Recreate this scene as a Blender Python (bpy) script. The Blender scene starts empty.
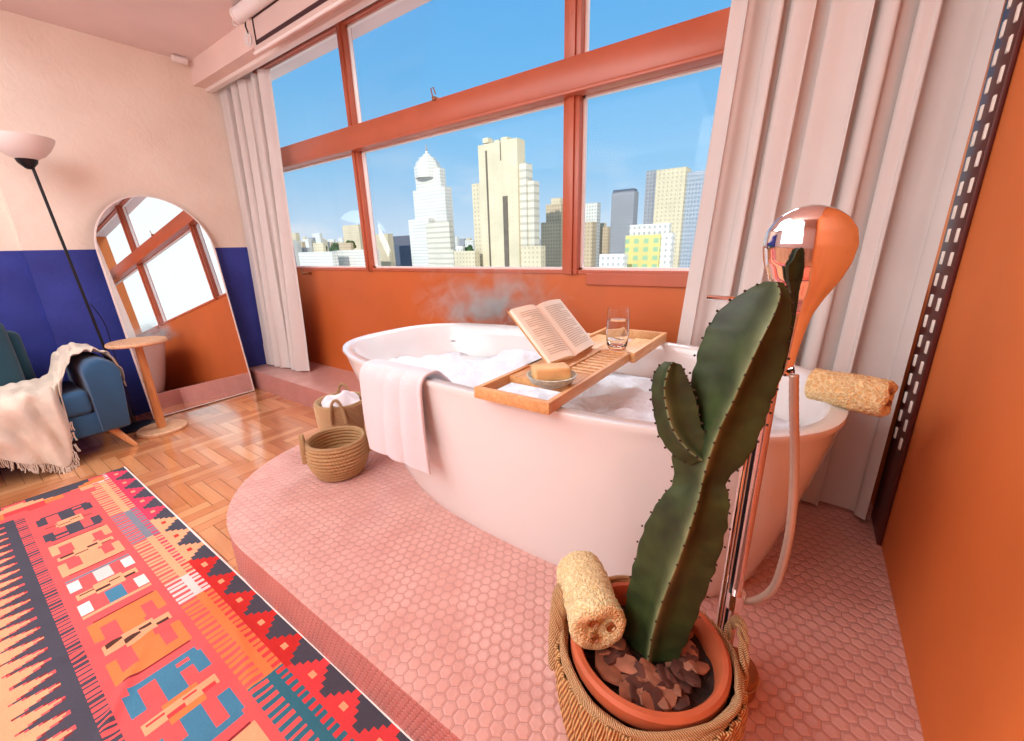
import bpy, bmesh, math, random
import numpy as np
from mathutils import Vector, Matrix, noise
random.seed(7)
PI = math.pi
SC = bpy.context.scene
COL = SC.collection
# ------------------------------------------------------------------ camera
H = 1.25; F = 409.82; CX, CY = 512, 370.5
yaw, pitch, roll = -0.620428, 0.29151, -0.0274
fw = Vector((math.sin(yaw)*math.cos(pitch), math.cos(yaw)*math.cos(pitch), -math.sin(pitch)))
r0 = Vector((math.cos(yaw), -math.sin(yaw), 0)); u0 = r0.cross(fw)
rt = math.cos(roll)*r0 + math.sin(roll)*u0; up = -math.sin(roll)*r0 + math.cos(roll)*u0
cd = bpy.data.cameras.new('camera'); cam = bpy.data.objects.new('camera', cd); COL.objects.link(cam)
cam.matrix_world = Matrix(((rt.x, up.x, -fw.x, 0), (rt.y, up.y, -fw.y, 0), (rt.z, up.z, -fw.z, H), (0, 0, 0, 1)))
cd.sensor_width = 36; cd.lens = F/1024*36; cd.clip_start = 0.02; cd.clip_end = 5000
SC.camera = cam
def ray(x, y): return rt*(x-CX) - up*(y-CY) + fw*F
def at(x, y, Y):
    d = ray(x, y); return Vector((0, 0, H)) + d*(Y/d.y)

# ------------------------------------------------------------------ materials
class NT:
    def __init__(s, name):
        s.m = bpy.data.materials.new(name); s.m.use_nodes = True
        s.t = s.m.node_tree; s.b = s.t.nodes['Principled BSDF']; s.out = s.t.nodes['Material Output']
    def n(s, typ, **kw):
        nd = s.t.nodes.new(typ)
        for k, v in kw.items():
            if k.startswith('i_'):
                key = k[2:]; key = int(key) if key.isdigit() else key.replace('_', ' ')
                nd.inputs[key].default_value = v
            else: setattr(nd, k, v)
        return nd
    def l(s, a, b): s.t.links.new(a, b)
    def math(s, op, a, b=None, c=None):
        nd = s.t.nodes.new('ShaderNodeMath'); nd.operation = op
        for i, v in enumerate((a, b, c)):
            if v is None: continue
            if isinstance(v, (int, float)): nd.inputs[i].default_value = v
            else: s.l(v, nd.inputs[i])
        return nd.outputs[0]
    def ramp(s, fac, stops):
        nd = s.t.nodes.new('ShaderNodeValToRGB'); e = nd.color_ramp.elements
        while len(e) < len(stops): e.new(0.5)
        for i, (p, c) in enumerate(stops): e[i].position = p; e[i].color = (*c, 1)
        s.l(fac, nd.inputs[0]); return nd.outputs[0]
    def mix(s, fac, a, b, blend='MIX'):
        nd = s.t.nodes.new('ShaderNodeMix'); nd.data_type = 'RGBA'; nd.blend_type = blend
        for i, v in ((0, fac), (6, a), (7, b)):
            if isinstance(v, tuple): nd.inputs[i].default_value = (*v, 1)
            elif isinstance(v, (int, float)): nd.inputs[i].default_value = v
            else: s.l(v, nd.inputs[i])
        return nd.outputs[2]
    def bump(s, h, strength=0.3, dist=0.01):
        nd = s.t.nodes.new('ShaderNodeBump'); nd.inputs['Strength'].default_value = strength
        nd.inputs['Distance'].default_value = dist; s.l(h, nd.inputs['Height']); s.l(nd.outputs[0], s.b.inputs['Normal'])
def lin(c):
    return tuple((x/255/12.92 if x/255 <= .04045 else ((x/255+.055)/1.055)**2.4) for x in c)
def mat(name, rgb, rough=.6, metal=0, noise_scale=0, var=.12, bump=0, bscale=None, bdist=.005, sheen=0, coat=0, stretch=None, coords='Object'):
    t = NT(name); c = lin(rgb)
    t.b.inputs['Base Color'].default_value = (*c, 1)
    t.b.inputs['Roughness'].default_value = rough; t.b.inputs['Metallic'].default_value = metal
    if coat: t.b.inputs['Coat Weight'].default_value = coat; t.b.inputs['Coat Roughness'].default_value = .1
    if sheen: t.b.inputs['Sheen Weight'].default_value = sheen
    tc = t.n('ShaderNodeTexCoord'); src = tc.outputs[coords]
    if stretch:
        mp = t.n('ShaderNodeMapping'); mp.inputs['Scale'].default_value = stretch; t.l(src, mp.inputs[0]); src = mp.outputs[0]
    if noise_scale:
        nz = t.n('ShaderNodeTexNoise', i_Scale=noise_scale, i_Detail=5.); t.l(src, nz.inputs['Vector'])
        dark = tuple(x*(1-var*1.6) for x in c); lite = tuple(min(1, x*(1+var)) for x in c)
        t.l(t.ramp(nz.outputs[0], [(.3, dark), (.7, lite)]), t.b.inputs['Base Color'])
    if bump:
        nb = t.n('ShaderNodeTexNoise', i_Scale=bscale or noise_scale*2, i_Detail=4.); t.l(src, nb.inputs['Vector'])
        t.bump(nb.outputs[0], bump, bdist)
    return t.m

def hex_mat(name, rgb_a, rgb_b, grout, s=.042, rough=.28):
    t = NT(name); uv = t.n('ShaderNodeUVMap')
    mp = t.n('ShaderNodeVectorMath', operation='MULTIPLY_ADD'); t.l(uv.outputs[0], mp.inputs[0])
    mp.inputs[1].default_value = (1/s, 1/s, 0); mp.inputs[2].default_value = (500, 500*1.7320508, 0)
    def modc(off):
        a = t.n('ShaderNodeVectorMath', operation='SUBTRACT'); t.l(mp.outputs[0], a.inputs[0]); a.inputs[1].default_value = off
        m = t.n('ShaderNodeVectorMath', operation='MODULO'); t.l(a.outputs[0], m.inputs[0]); m.inputs[1].default_value = (1, 1.7320508, 1)
        b = t.n('ShaderNodeVectorMath', operation='SUBTRACT'); t.l(m.outputs[0], b.inputs[0]); b.inputs[1].default_value = (.5, .8660254, 0)
        ab = t.n('ShaderNodeVectorMath', operation='ABSOLUTE'); t.l(b.outputs[0], ab.inputs[0])
        d = t.n('ShaderNodeVectorMath', operation='DOT_PRODUCT'); t.l(ab.outputs[0], d.inputs[0]); d.inputs[1].default_value = (.5, .8660254, 0)
        sx = t.n('ShaderNodeSeparateXYZ'); t.l(ab.outputs[0], sx.inputs[0])
        return t.math('MAXIMUM', d.outputs['Value'], sx.outputs[0])
    dist = t.math('MINIMUM', modc((0, 0, 0)), modc((.5, .8660254, 0)))
    g = t.n('ShaderNodeMapRange'); g.inputs[1].default_value = .425; g.inputs[2].default_value = .475; t.l(dist, g.inputs[0])
    nz = t.n('ShaderNodeTexNoise', i_Scale=9., i_Detail=3.); t.l(uv.outputs[0], nz.inputs['Vector'])
    base = t.ramp(nz.outputs[0], [(.35, lin(rgb_a)), (.65, lin(rgb_b))])
    t.l(t.mix(g.outputs[0], base, lin(grout)), t.b.inputs['Base Color'])
    rr = t.n('ShaderNodeMapRange'); rr.inputs[3].default_value = rough; rr.inputs[4].default_value = .8; t.l(g.outputs[0], rr.inputs[0])
    t.l(rr.outputs[0], t.b.inputs['Roughness']); t.b.inputs['IOR'].default_value = 1.75
    pil = t.n('ShaderNodeMapRange'); pil.inputs[1].default_value = .30; pil.inputs[2].default_value = .48; pil.inputs[3].default_value = 1; pil.inputs[4].default_value = 0
    t.l(dist, pil.inputs[0]); t.bump(pil.outputs[0], .7, .0025)
    return t.m

def facade(name, wall, win, cw=3., ch=3.2, fx=.5, fy=.45, rough=.8, horiz=False):
    cw *= .42; ch *= .42 if not horiz else .55; win = tuple((a*.72+b*.28) for a, b in zip(win, wall)); wall = tuple(v*.95 for v in wall)  # bright haze put into the colour: windows washed towards the wall tone
    t = NT(name); uv = t.n('ShaderNodeUVMap'); sp = t.n('ShaderNodeSeparateXYZ'); t.l(uv.outputs[0], sp.inputs[0])
    fu = t.math('FRACT', t.math('DIVIDE', t.math('ADD', sp.outputs[0], 3000), cw)); fv = t.math('FRACT', t.math('DIVIDE', t.math('ADD', sp.outputs[1], 3000), ch))
    a = t.math('LESS_THAN', t.math('ABSOLUTE', t.math('SUBTRACT', fu, .5)), fx/2)
    b = t.math('LESS_THAN', t.math('ABSOLUTE', t.math('SUBTRACT', fv, .5)), fy/2)
    m = b if horiz else t.math('MULTIPLY', a, b)
    nz = t.n('ShaderNodeTexNoise', i_Scale=.15, i_Detail=4.); t.l(uv.outputs[0], nz.inputs['Vector'])
    w = lin(wall); wc = t.ramp(nz.outputs[0], [(.3, tuple(x*.85 for x in w)), (.7, w)])
    t.l(t.mix(m, wc, lin(win)), t.b.inputs['Base Color']); t.b.inputs['Roughness'].default_value = rough
    return t.m

def wood(name, rgb, rgb2, rough=.45, scale=8, stretch=(1, 12, 12)):
    t = NT(name); tc = t.n('ShaderNodeTexCoord'); mp = t.n('ShaderNodeMapping'); mp.inputs['Scale'].default_value = stretch
    t.l(tc.outputs['Object'], mp.inputs[0]); nz = t.n('ShaderNodeTexNoise', i_Scale=float(scale), i_Detail=6., i_Distortion=.6); t.l(mp.outputs[0], nz.inputs['Vector'])
    t.l(t.ramp(nz.outputs[0], [(.3, lin(rgb2)), (.65, lin(rgb))]), t.b.inputs['Base Color'])
    t.b.inputs['Roughness'].default_value = rough; t.bump(nz.outputs[0], .12, .002)
    return t.m

def cloth(name, rgb, scale=260, bump=.35, var=.08, rough=.9, sheen=.2):
    t = NT(name); tc = t.n('ShaderNodeTexCoord'); c = lin(rgb)
    w1 = t.n('ShaderNodeTexNoise', i_Scale=float(scale), i_Detail=2.); t.l(tc.outputs['Object'], w1.inputs['Vector'])
    w2 = t.n('ShaderNodeTexNoise', i_Scale=6., i_Detail=3.); t.l(tc.outputs['Object'], w2.inputs['Vector'])
    t.l(t.ramp(w2.outputs[0], [(.3, tuple(x*(1-var) for x in c)), (.7, c)]), t.b.inputs['Base Color'])
    t.b.inputs['Roughness'].default_value = rough; t.b.inputs['Sheen Weight'].default_value = sheen
    t.bump(w1.outputs[0], bump, .003); return t.m

def weave(name, a, b, su=60, sv=60, bump=.8):
    t = NT(name); uv = t.n('ShaderNodeUVMap'); mp = t.n('ShaderNodeMapping'); mp.inputs['Scale'].default_value = (su, sv, 1); mp.inputs['Rotation'].default_value = (0, 0, .6)
    t.l(uv.outputs[0], mp.inputs[0])
    wv = t.n('ShaderNodeTexWave', i_Scale=1., i_Distortion=2.2, i_Detail=2.); wv.inputs['Detail Scale'].default_value = 1.5; t.l(mp.outputs[0], wv.inputs['Vector'])
    nz = t.n('ShaderNodeTexNoise', i_Scale=40., i_Detail=3.); t.l(uv.outputs[0], nz.inputs['Vector'])
    f = t.math('MULTIPLY', wv.outputs[1], t.math('ADD', nz.outputs[0], .5))
    t.l(t.ramp(f, [(.1, lin(b)), (.6, lin(a))]), t.b.inputs['Base Color']); t.b.inputs['Roughness'].default_value = .8
    t.bump(wv.outputs[1], bump, .004); return t.m

M = {}
def stucco():
    t = NT('cream_stucco_over_blue'); geo = t.n('ShaderNodeNewGeometry'); sp = t.n('ShaderNodeSeparateXYZ'); t.l(geo.outputs['Position'], sp.inputs[0])
    m = t.math('LESS_THAN', sp.outputs[2], 1.318)
    nz = t.n('ShaderNodeTexNoise', i_Scale=3., i_Detail=8.); t.l(geo.outputs['Position'], nz.inputs['Vector'])
    cream = t.ramp(nz.outputs[0], [(.3, lin((236, 216, 200))), (.7, lin((244, 228, 213)))])
    blue = t.ramp(nz.outputs[0], [(.3, lin((40, 50, 132))), (.7, lin((54, 68, 164)))])
    t.l(t.mix(m, cream, blue), t.b.inputs['Base Color']); t.b.inputs['Roughness'].default_value = .75
    n2 = t.n('ShaderNodeTexNoise', i_Scale=14., i_Detail=7., i_Distortion=1.2); t.l(geo.outputs['Position'], n2.inputs['Vector']); t.bump(n2.outputs[0], .38, .012)
    return t.m
M['stucco'] = stucco()
M['white'] = mat('pinkish_white_paint', (236, 214, 207), .8, noise_scale=4, var=.03, bump=.1, bscale=30)
M['ceiling'] = mat('ceiling_paint', (238, 218, 214), .85, noise_scale=3, var=.03)
M['beam'] = mat('beam_paint', (238, 210, 200), .8, noise_scale=3, var=.03)
M['orange'] = mat('orange_wall_paint', (200, 100, 44), .5, noise_scale=2.5, var=.05, bump=.06, bscale=50)
M['orange_r'] = mat('orange_plaster', (228, 122, 56), .75, noise_scale=2, var=.06, bump=.06, bscale=60)
M['frame'] = mat('terracotta_window_enamel', (188, 96, 66), .35, noise_scale=5, var=.05, bump=.05, bscale=30)
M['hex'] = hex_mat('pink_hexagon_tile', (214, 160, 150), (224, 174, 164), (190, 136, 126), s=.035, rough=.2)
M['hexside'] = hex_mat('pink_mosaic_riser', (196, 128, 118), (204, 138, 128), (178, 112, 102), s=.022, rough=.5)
M['porcelain'] = mat('white_porcelain', (234, 230, 228), .12, noise_scale=2, var=.01, coat=.4)
M['foam'] = mat('soap_foam', (228, 232, 240), .7, noise_scale=14, var=.05, bump=.9, bscale=45, bdist=.012)
M['chrome'] = mat('polished_chrome', (235, 232, 232), .05, metal=1, noise_scale=2, var=.01)
M['copper'] = mat('rose_chrome_pipe', (222, 190, 182), .22, metal=.75, noise_scale=2, var=.02)
M['bamboo'] = wood('bamboo_wood', (226, 174, 118), (205, 146, 90), stretch=(10, 1, 10))
M['oak'] = wood('pale_oak_wood', (222, 176, 138), (202, 150, 110), stretch=(2, 10, 2))
M['leg'] = wood('beech_leg_wood', (214, 146, 92), (190, 118, 66), stretch=(12, 12, 1))
M['navy'] = cloth('petrol_blue_upholstery', (40, 84, 122), 300, .4)
M['teal'] = cloth('dark_teal_upholstery', (20, 66, 84), 300, .4)
M['throw'] = cloth('beige_knit', (230, 214, 196), 90, 1., .25)
M['curtain'] = cloth('white_linen_curtain', (220, 212, 208), 200, .15, .04)
M['towel'] = cloth('white_terry', (226, 216, 220), 160, .8, .04)
def loof(name, a, b, sc):
    t = NT(name); tc = t.n('ShaderNodeTexCoord'); vo = t.n('ShaderNodeTexVoronoi', i_Scale=float(sc), feature='DISTANCE_TO_EDGE'); nz = t.n('ShaderNodeTexNoise', i_Scale=40., i_Detail=3.); t.l(tc.outputs['Object'], nz.inputs['Vector'])
    mx = t.n('ShaderNodeMix', data_type='VECTOR'); mx.inputs[0].default_value = .03; t.l(tc.outputs['Object'], mx.inputs[4]); t.l(nz.outputs[1], mx.inputs[5]); t.l(mx.outputs[1], vo.inputs['Vector'])
    f = t.ramp(vo.outputs[0], [(.0, (1, 1, 1)), (.28, (0, 0, 0))]); t.l(t.mix(f, lin(b), lin(a)), t.b.inputs['Base Color']); t.b.inputs['Roughness'].default_value = .85; t.bump(f, .8, .004); return t.m
M['loofah'] = loof('dried_loofah_fibre', (255, 232, 178), (238, 190, 122), 95)
M['loofah2'] = loof('pale_loofah_fibre', (255, 240, 192), (232, 202, 138), 130)
M['terracotta'] = mat('terracotta_clay', (196, 100, 62), .6, noise_scale=12, var=.1, bump=.1, bscale=40)
M['soil'] = mat('dark_soil', (52, 34, 28), .95, noise_scale=30, var=.4, bump=1, bscale=60, bdist=.01)
M['bark'] = mat('pine_bark', (92, 50, 38), .75, noise_scale=24, var=.4, bump=.35, bscale=60, bdist=.002)
M['bark2'] = mat('pale_pine_bark', (168, 110, 84), .75, noise_scale=24, var=.3, bump=.35, bscale=60, bdist=.002)
M['jute'] = weave('braided_jute', (226, 178, 118), (146, 96, 52), 70, 12)
M['jute_h'] = weave('twisted_jute_cord', (234, 196, 146), (158, 108, 62), 90, 90)
M['seagrass'] = weave('coiled_seagrass', (226, 182, 130), (156, 108, 64), 60, 26)
M['rushmat'] = weave('pale_rush_weave', (222, 182, 138), (178, 130, 88), 120, 120, .4)
M['black'] = mat('black_metal', (24, 24, 30), .4, metal=.3, noise_scale=5, var=.1)
M['shade'] = mat('frosted_lamp_shade', (240, 226, 220), .5, noise_scale=3, var=.03)
M['ceramic'] = mat('speckled_ceramic', (196, 198, 182), .3, noise_scale=90, var=.15)
M['soap'] = mat('honey_soap', (232, 190, 130), .5, noise_scale=20, var=.12, bump=.2)
M['page'] = mat('book_page', (248, 238, 220), .9, noise_scale=3, var=.02)
M['ink'] = mat('grey_print_lines', (206, 192, 172), .9, noise_scale=30, var=.1)
M['cover'] = mat('tan_book_cover', (222, 176, 122), .6, noise_scale=4, var=.05)
M['darkrail'] = mat('maroon_steel_rail', (84, 22, 14), .5, noise_scale=4, var=.1)
M['slotwhite'] = mat('white_slot_insert', (255, 244, 232), .5, noise_scale=4, var=.02)
M['brass'] = mat('brown_wood_disc', (150, 92, 50), .45, noise_scale=10, var=.1)
M['trackpaint'] = mat('white_enamel', (246, 232, 226), .4, noise_scale=5, var=.02)
M['screen'] = mat('projection_fabric', (214, 188, 180), .8, noise_scale=3, var=.02)
M['screenblk'] = mat('dark_screen_border', (58, 26, 30), .7, noise_scale=3, var=.05)
M['plastic'] = mat('white_plastic', (240, 232, 230), .4, noise_scale=3, var=.02)

def glass_mat(name, tint=(1, 1, 1), gloss=.06):
    t = NT(name); tr = t.n('ShaderNodeBsdfTransparent'); tr.inputs[0].default_value = (*tint, 1)
    gl = t.n('ShaderNodeBsdfGlossy', i_Roughness=.02); lw = t.n('ShaderNodeLayerWeight', i_Blend=.25)
    f = t.math('ADD', t.math('MULTIPLY', lw.outputs['Fresnel'], .05), gloss*.05)
    mx = t.n('ShaderNodeMixShader'); t.l(f, mx.inputs[0]); t.l(tr.outputs[0], mx.inputs[1]); t.l(gl.outputs[0], mx.inputs[2]); t.l(mx.outputs[0], t.out.inputs[0])
    return t.m
M['pane'] = glass_mat('window_glass', (.97, .99, 1), .05)
t = NT('drinking_glass'); t.b.inputs['Base Color'].default_value = (.97, .98, 1, 1); t.b.inputs['Transmission Weight'].default_value = 1; t.b.inputs['Roughness'].default_value = .02; t.b.inputs['IOR'].default_value = 1.3
nz = t.n('ShaderNodeTexNoise', i_Scale=3.); t.bump(nz.outputs[0], .02, .002); M['glass'] = t.m
t = NT('mirror_silver'); t.b.inputs['Base Color'].default_value = (.9, .92, .92, 1); t.b.inputs['Metallic'].default_value = 1; t.b.inputs['Roughness'].default_value = .01
nz = t.n('ShaderNodeTexNoise', i_Scale=1.5); t.bump(nz.outputs[0], .01, .002); M['mirror'] = t.m

# cactus skin
t = NT('cactus_skin'); tc = t.n('ShaderNodeTexCoord'); uvn = t.n('ShaderNodeUVMap'); sp = t.n('ShaderNodeSeparateXYZ'); t.l(uvn.outputs[0], sp.inputs[0])
nz = t.n('ShaderNodeTexNoise', i_Scale=22., i_Detail=6.); t.l(tc.outputs['Object'], nz.inputs['Vector'])
base = t.ramp(nz.outputs[0], [(.28, lin((26, 38, 16))), (.5, lin((42, 58, 26))), (.75, lin((58, 76, 36)))])
pale = t.ramp(nz.outputs[0], [(.3, lin((116, 130, 84))), (.7, lin((160, 168, 126)))])
t.l(t.mix(sp.outputs[0], base, pale), t.b.inputs['Base Color']); t.b.inputs['Roughness'].default_value = .5
t.bump(nz.outputs[0], .25, .004); M['cactus'] = t.m
M['areole'] = mat('brown_areole', (60, 40, 26), .9, noise_scale=50, var=.2)
# parquet
t = NT('herringbone_parquet'); at_ = t.n('ShaderNodeAttribute', attribute_name='plank'); uvn = t.n('ShaderNodeUVMap')
mp = t.n('ShaderNodeMapping'); mp.inputs['Scale'].default_value = (3, 60, 1); t.l(uvn.outputs[0], mp.inputs[0])
nz = t.n('ShaderNodeTexNoise', i_Scale=1.5, i_Detail=6., i_Distortion=.8); t.l(mp.outputs[0], nz.inputs['Vector'])
sepc = t.n('ShaderNodeSeparateColor'); t.l(at_.outputs['Color'], sepc.inputs[0])
f = t.math('ADD', t.math('ADD', t.math('MULTIPLY', nz.outputs[0], .40), .08), t.math('MULTIPLY', sepc.outputs[0], .48))
base = t.ramp(f, [(.12, lin((170, 96, 52))), (.45, lin((204, 130, 82))), (.85, lin((224, 162, 112)))])
t.l(base, t.b.inputs['Base Color']); t.b.inputs['Roughness'].default_value = .22
t.b.inputs['Coat Weight'].default_value = .9; t.b.inputs['Coat IOR'].default_value = 2.1; t.b.inputs['Coat Roughness'].default_value = .12; t.bump(nz.outputs[0], .1, .001); M['parquet'] = t.m
# rug
t = NT('kilim_wool'); at_ = t.n('ShaderNodeAttribute', attribute_name='dye'); tc = t.n('ShaderNodeTexCoord')
mp = t.n('ShaderNodeMapping'); mp.inputs['Scale'].default_value = (60, 380, 1); t.l(tc.outputs['Object'], mp.inputs[0])
nz = t.n('ShaderNodeTexNoise', i_Scale=1., i_Detail=3.); t.l(mp.outputs[0], nz.inputs['Vector'])
n2 = t.n('ShaderNodeTexNoise', i_Scale=7., i_Detail=3.); t.l(tc.outputs['Object'], n2.inputs['Vector'])
v = t.math('ADD', t.math('MULTIPLY', nz.outputs[0], .35), t.math('ADD', t.math('MULTIPLY', n2.outputs[0], .3), .68))
hs = t.n('ShaderNodeHueSaturation'); t.l(at_.outputs['Color'], hs.inputs['Color']); t.l(v, hs.inputs['Value']); t.l(hs.outputs[0], t.b.inputs['Base Color'])
t.b.inputs['Roughness'].default_value = .95; t.bump(nz.outputs[0], .4, .002); M['rug'] = t.m

# ------------------------------------------------------------------ mesh helpers
def tag(o, label=None, cat=None, group=None, kind=None):
    if label: o['label'] = label
    if cat: o['category'] = cat
    if group: o['group'] = group
    if kind: o['kind'] = kind
    return o
def empty(name, loc=(0, 0, 0), label=None, cat=None, group=None, kind=None):
    o = bpy.data.objects.new(name, None); COL.objects.link(o); o.location = loc; o.empty_display_size = .05
    return tag(o, label, cat, group, kind)
class MB:
    def __init__(s): s.bm = bmesh.new(); s.uv = s.bm.loops.layers.uv.new('UVMap'); s.fuv = {}
    def merge(s, other_bm, M4=None):
        me = bpy.data.meshes.new('t'); other_bm.to_mesh(me); other_bm.free()
        if M4 is not None: me.transform(M4)
        s.bm.from_mesh(me); bpy.data.meshes.remove(me); return s
    def box(s, lo, hi, bev=0, seg=2, M4=None):
        b = bmesh.new(); b.loops.layers.uv.new('UVMap'); bmesh.ops.create_cube(b, size=1)
        for v in b.verts: v.co = Vector([lo[i] + (v.co[i]+.5)*(hi[i]-lo[i]) for i in range(3)])
        if bev: bmesh.ops.bevel(b, geom=b.edges[:], offset=bev, segments=seg, profile=.5, affect='EDGES')
        return s.merge(b, M4)
    def grid(s, P, closed_u=False, closed_v=False, cap0=False, cap1=False, uvs=None):
        nu, nv = len(P), len(P[0]); V = [[s.bm.verts.new(p) for p in row] for row in P]
        for i in range(nu if closed_u else nu-1):
            for j in range(nv if closed_v else nv-1):
                i2, j2 = (i+1) % nu, (j+1) % nv
                f = s.bm.faces.new((V[i][j], V[i2][j], V[i2][j2], V[i][j2])); s.fuv[f] = 1
                if uvs:
                    for lp, (a, b) in zip(f.loops, ((i, j), (i+1, j), (i+1, j+1), (i, j+1))): lp[s.uv].uv = uvs(a, b)
                else:
                    for lp, (a, b) in zip(f.loops, ((i, j), (i+1, j), (i+1, j+1), (i, j+1))): lp[s.uv].uv = (b/nv, a/nu)
        if cap0: s.bm.faces.new(V[0][::-1] if closed_v else V[0])
        if cap1: s.bm.faces.new(V[-1])
        return s
    def tube(s, pts, r, seg=10, closed=False, cap=True):
        pts = [Vector(p) for p in pts]; n = len(pts); R = r if isinstance(r, (list, tuple)) else [r]*n
        P = []; prev = None
        for i in range(n):
            a = pts[(i-1) % n] if (closed or i > 0) else pts[i]; b = pts[(i+1) % n] if (closed or i < n-1) else pts[i]
            t = (b-a).normalized()
            if prev is None:
                x = t.orthogonal().normalized()
            else:
                x = prev - t*prev.dot(t); x = x.normalized() if x.length > 1e-6 else t.orthogonal().normalized()
            prev = x; y = t.cross(x)
            P.append([pts[i] + (x*math.cos(2*PI*k/seg) + y*math.sin(2*PI*k/seg))*R[i] for k in range(seg)])
        L = sum((pts[i+1]-pts[i]).length for i in range(n-1))
        return s.grid(P, closed_u=closed, closed_v=True, cap0=cap and not closed, cap1=cap and not closed, uvs=lambda a, b: (a/n*L, b/seg*2*PI*max(R)))
    def lathe(s, prof, c=(0, 0, 0), seg=48, cap0=False, cap1=False, sx=1, sy=1):
        c = Vector(c); P = [[c + Vector((r*math.cos(2*PI*k/seg)*sx, r*math.sin(2*PI*k/seg)*sy, z)) for k in range(seg)] for r, z in prof]
        R = max(r for r, z in prof)
        return s.grid(P, closed_v=True, cap0=cap0, cap1=cap1, uvs=lambda a, b: (b/seg*2*PI*R, prof[min(a, len(prof)-1)][1]))
    def poly(s, pts):
        return s.bm.faces.new([s.bm.verts.new(p) for p in pts])
    def prism(s, outline, z0, z1):
        b = [s.bm.verts.new((x, y, z0)) for x, y in outline]; t = [s.bm.verts.new((x, y, z1)) for x, y in outline]; n = len(b)
        s.bm.faces.new(t); s.bm.faces.new(b[::-1])
        for i in range(n): s.bm.faces.new((b[i], b[(i+1) % n], t[(i+1) % n], t[i]))
        return s
    def boxuv(s):
        s.bm.normal_update()
        for f in s.bm.faces:
            n = f.normal; ax = max(range(3), key=lambda i: abs(n[i]))
            for lp in f.loops:
                c = lp.vert.co
                lp[s.uv].uv = (c.y, c.z) if ax == 0 else ((c.x, c.z) if ax == 1 else (c.x, c.y))
        return s
    def build(s, name, m, parent=None, smooth=True, sub=0, boxuv=False, angle=40, fixn=True, solid=0):
        if fixn: bmesh.ops.recalc_face_normals(s.bm, faces=s.bm.faces[:])
        if boxuv: s.boxuv()
        me = bpy.data.meshes.new(name); s.bm.to_mesh(me); s.bm.free()
        if smooth: me.shade_smooth(); me.set_sharp_from_angle(angle=math.radians(angle))
        o = bpy.data.objects.new(name, me); COL.objects.link(o); me.materials.append(M[m] if isinstance(m, str) else m)
        if parent:
            o.parent = parent
            off = Vector(); q = parent
            while q: off += q.location; q = q.parent
            me.transform(Matrix.Translation(-off))
        if solid: md = o.modifiers.new('solid', 'SOLIDIFY'); md.thickness = solid; md.offset = 0
        if sub: md = o.modifiers.new('sub', 'SUBSURF'); md.levels = sub; md.render_levels = sub
        return o
def catmull(P, n):
    P = [Vector(p) for p in P]; out = []
    for i in range(len(P)-1):
        a, b, c, d = P[max(i-1, 0)], P[i], P[i+1], P[min(i+2, len(P)-1)]
        for k in range(n):
            t = k/n; out.append(.5*((2*b)+(c-a)*t+(2*a-5*b+4*c-d)*t*t+(3*b-a-3*c+d)*t**3))
    out.append(P[-1]); return out
def copy_tree(o, parent=None):
    c = o.copy(); COL.objects.link(c)
    if parent: c.parent = parent
    for ch in list(o.children): copy_tree(ch, c)
    return c

# ------------------------------------------------------------------ room shell
WY = 2.12; XL = -4.324; XW = -4.385; XR = .36; ZC = 2.765; PZ = .18; YB = -2.6
def struct(name, mb, m, **k): o = mb.build(name, m, **k); tag(o, kind='structure'); return o
# parquet as individually toned planks in one mesh
W_, N_ = .066, 5; g = .0012
bm = bmesh.new(); uvl = bm.loops.layers.uv.new('UVMap'); cl = bm.loops.layers.float_color.new('plank')
for i in range(int((XL-.3)/W_)-6, int(XR/W_)+6):
    for j in range(int(YB/W_)-6, int(WY/W_)+6):
        d = (i-j) % (2*N_)
        if d == 0: x0, x1, y0, y1 = i, i+N_, j, j+1; h = True
        elif d == 2*N_-1: x0, x1, y0, y1 = i, i+1, j, j+N_; h = False
        else: continue
        x0, x1, y0, y1 = [q*W_ for q in (x0, x1, y0, y1)]
        x0 = max(x0, XL-.12); x1 = min(x1, XR+.05); y0 = max(y0, YB-.05); y1 = min(y1, WY)
        if x1 <= x0 or y1 <= y0: continue
        f = bm.faces.new([bm.verts.new(p) for p in ((x0+g, y0+g, 0), (x1-g, y0+g, 0), (x1-g, y1-g, 0), (x0+g, y1-g, 0))])
        rv = random.random(); ou, ov = random.random()*9, random.random()*9
        for lp in f.loops:
            c = lp.vert.co; lp[uvl].uv = (c.x+ou, c.y+ov) if h else (c.y+ou, c.x+ov); lp[cl] = (rv, rv, rv, 1)
me = bpy.data.meshes.new('floor'); bm.to_mesh(me); bm.free(); fl = bpy.data.objects.new('floor', me); COL.objects.link(fl); me.materials.append(M['parquet']); tag(fl, kind='structure')
struct('trim_1', MB().box((XL-.2, YB-.1, -.12), (XR+.15, WY+.2, -.002)), mat('dark_floor_joint', (84, 44, 22), .8, noise_scale=5), smooth=False)
# platform with a rounded corner and the ledge under the window
def plat_outline(e=0):
    pts = [(XR+.02, .45+e), (-1.60, .45+e)]
    for k in range(1, 15):
        a = PI/2*k/14; pts.append((-1.60 - (.69-e)*math.sin(a), .45+e + .65*(1-math.cos(a)) + 0))
    pts += [(-2.29+e, 1.645+e), (XW, 1.645+e), (XW, WY), (XR+.02, WY)]
    return pts
mb = MB(); ol = plat_outline(); mb.prism(ol, 0.0, PZ)
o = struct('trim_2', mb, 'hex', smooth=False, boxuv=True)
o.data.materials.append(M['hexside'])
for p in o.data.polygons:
    if abs(p.normal.z) < .5: p.material_index = 1
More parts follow.
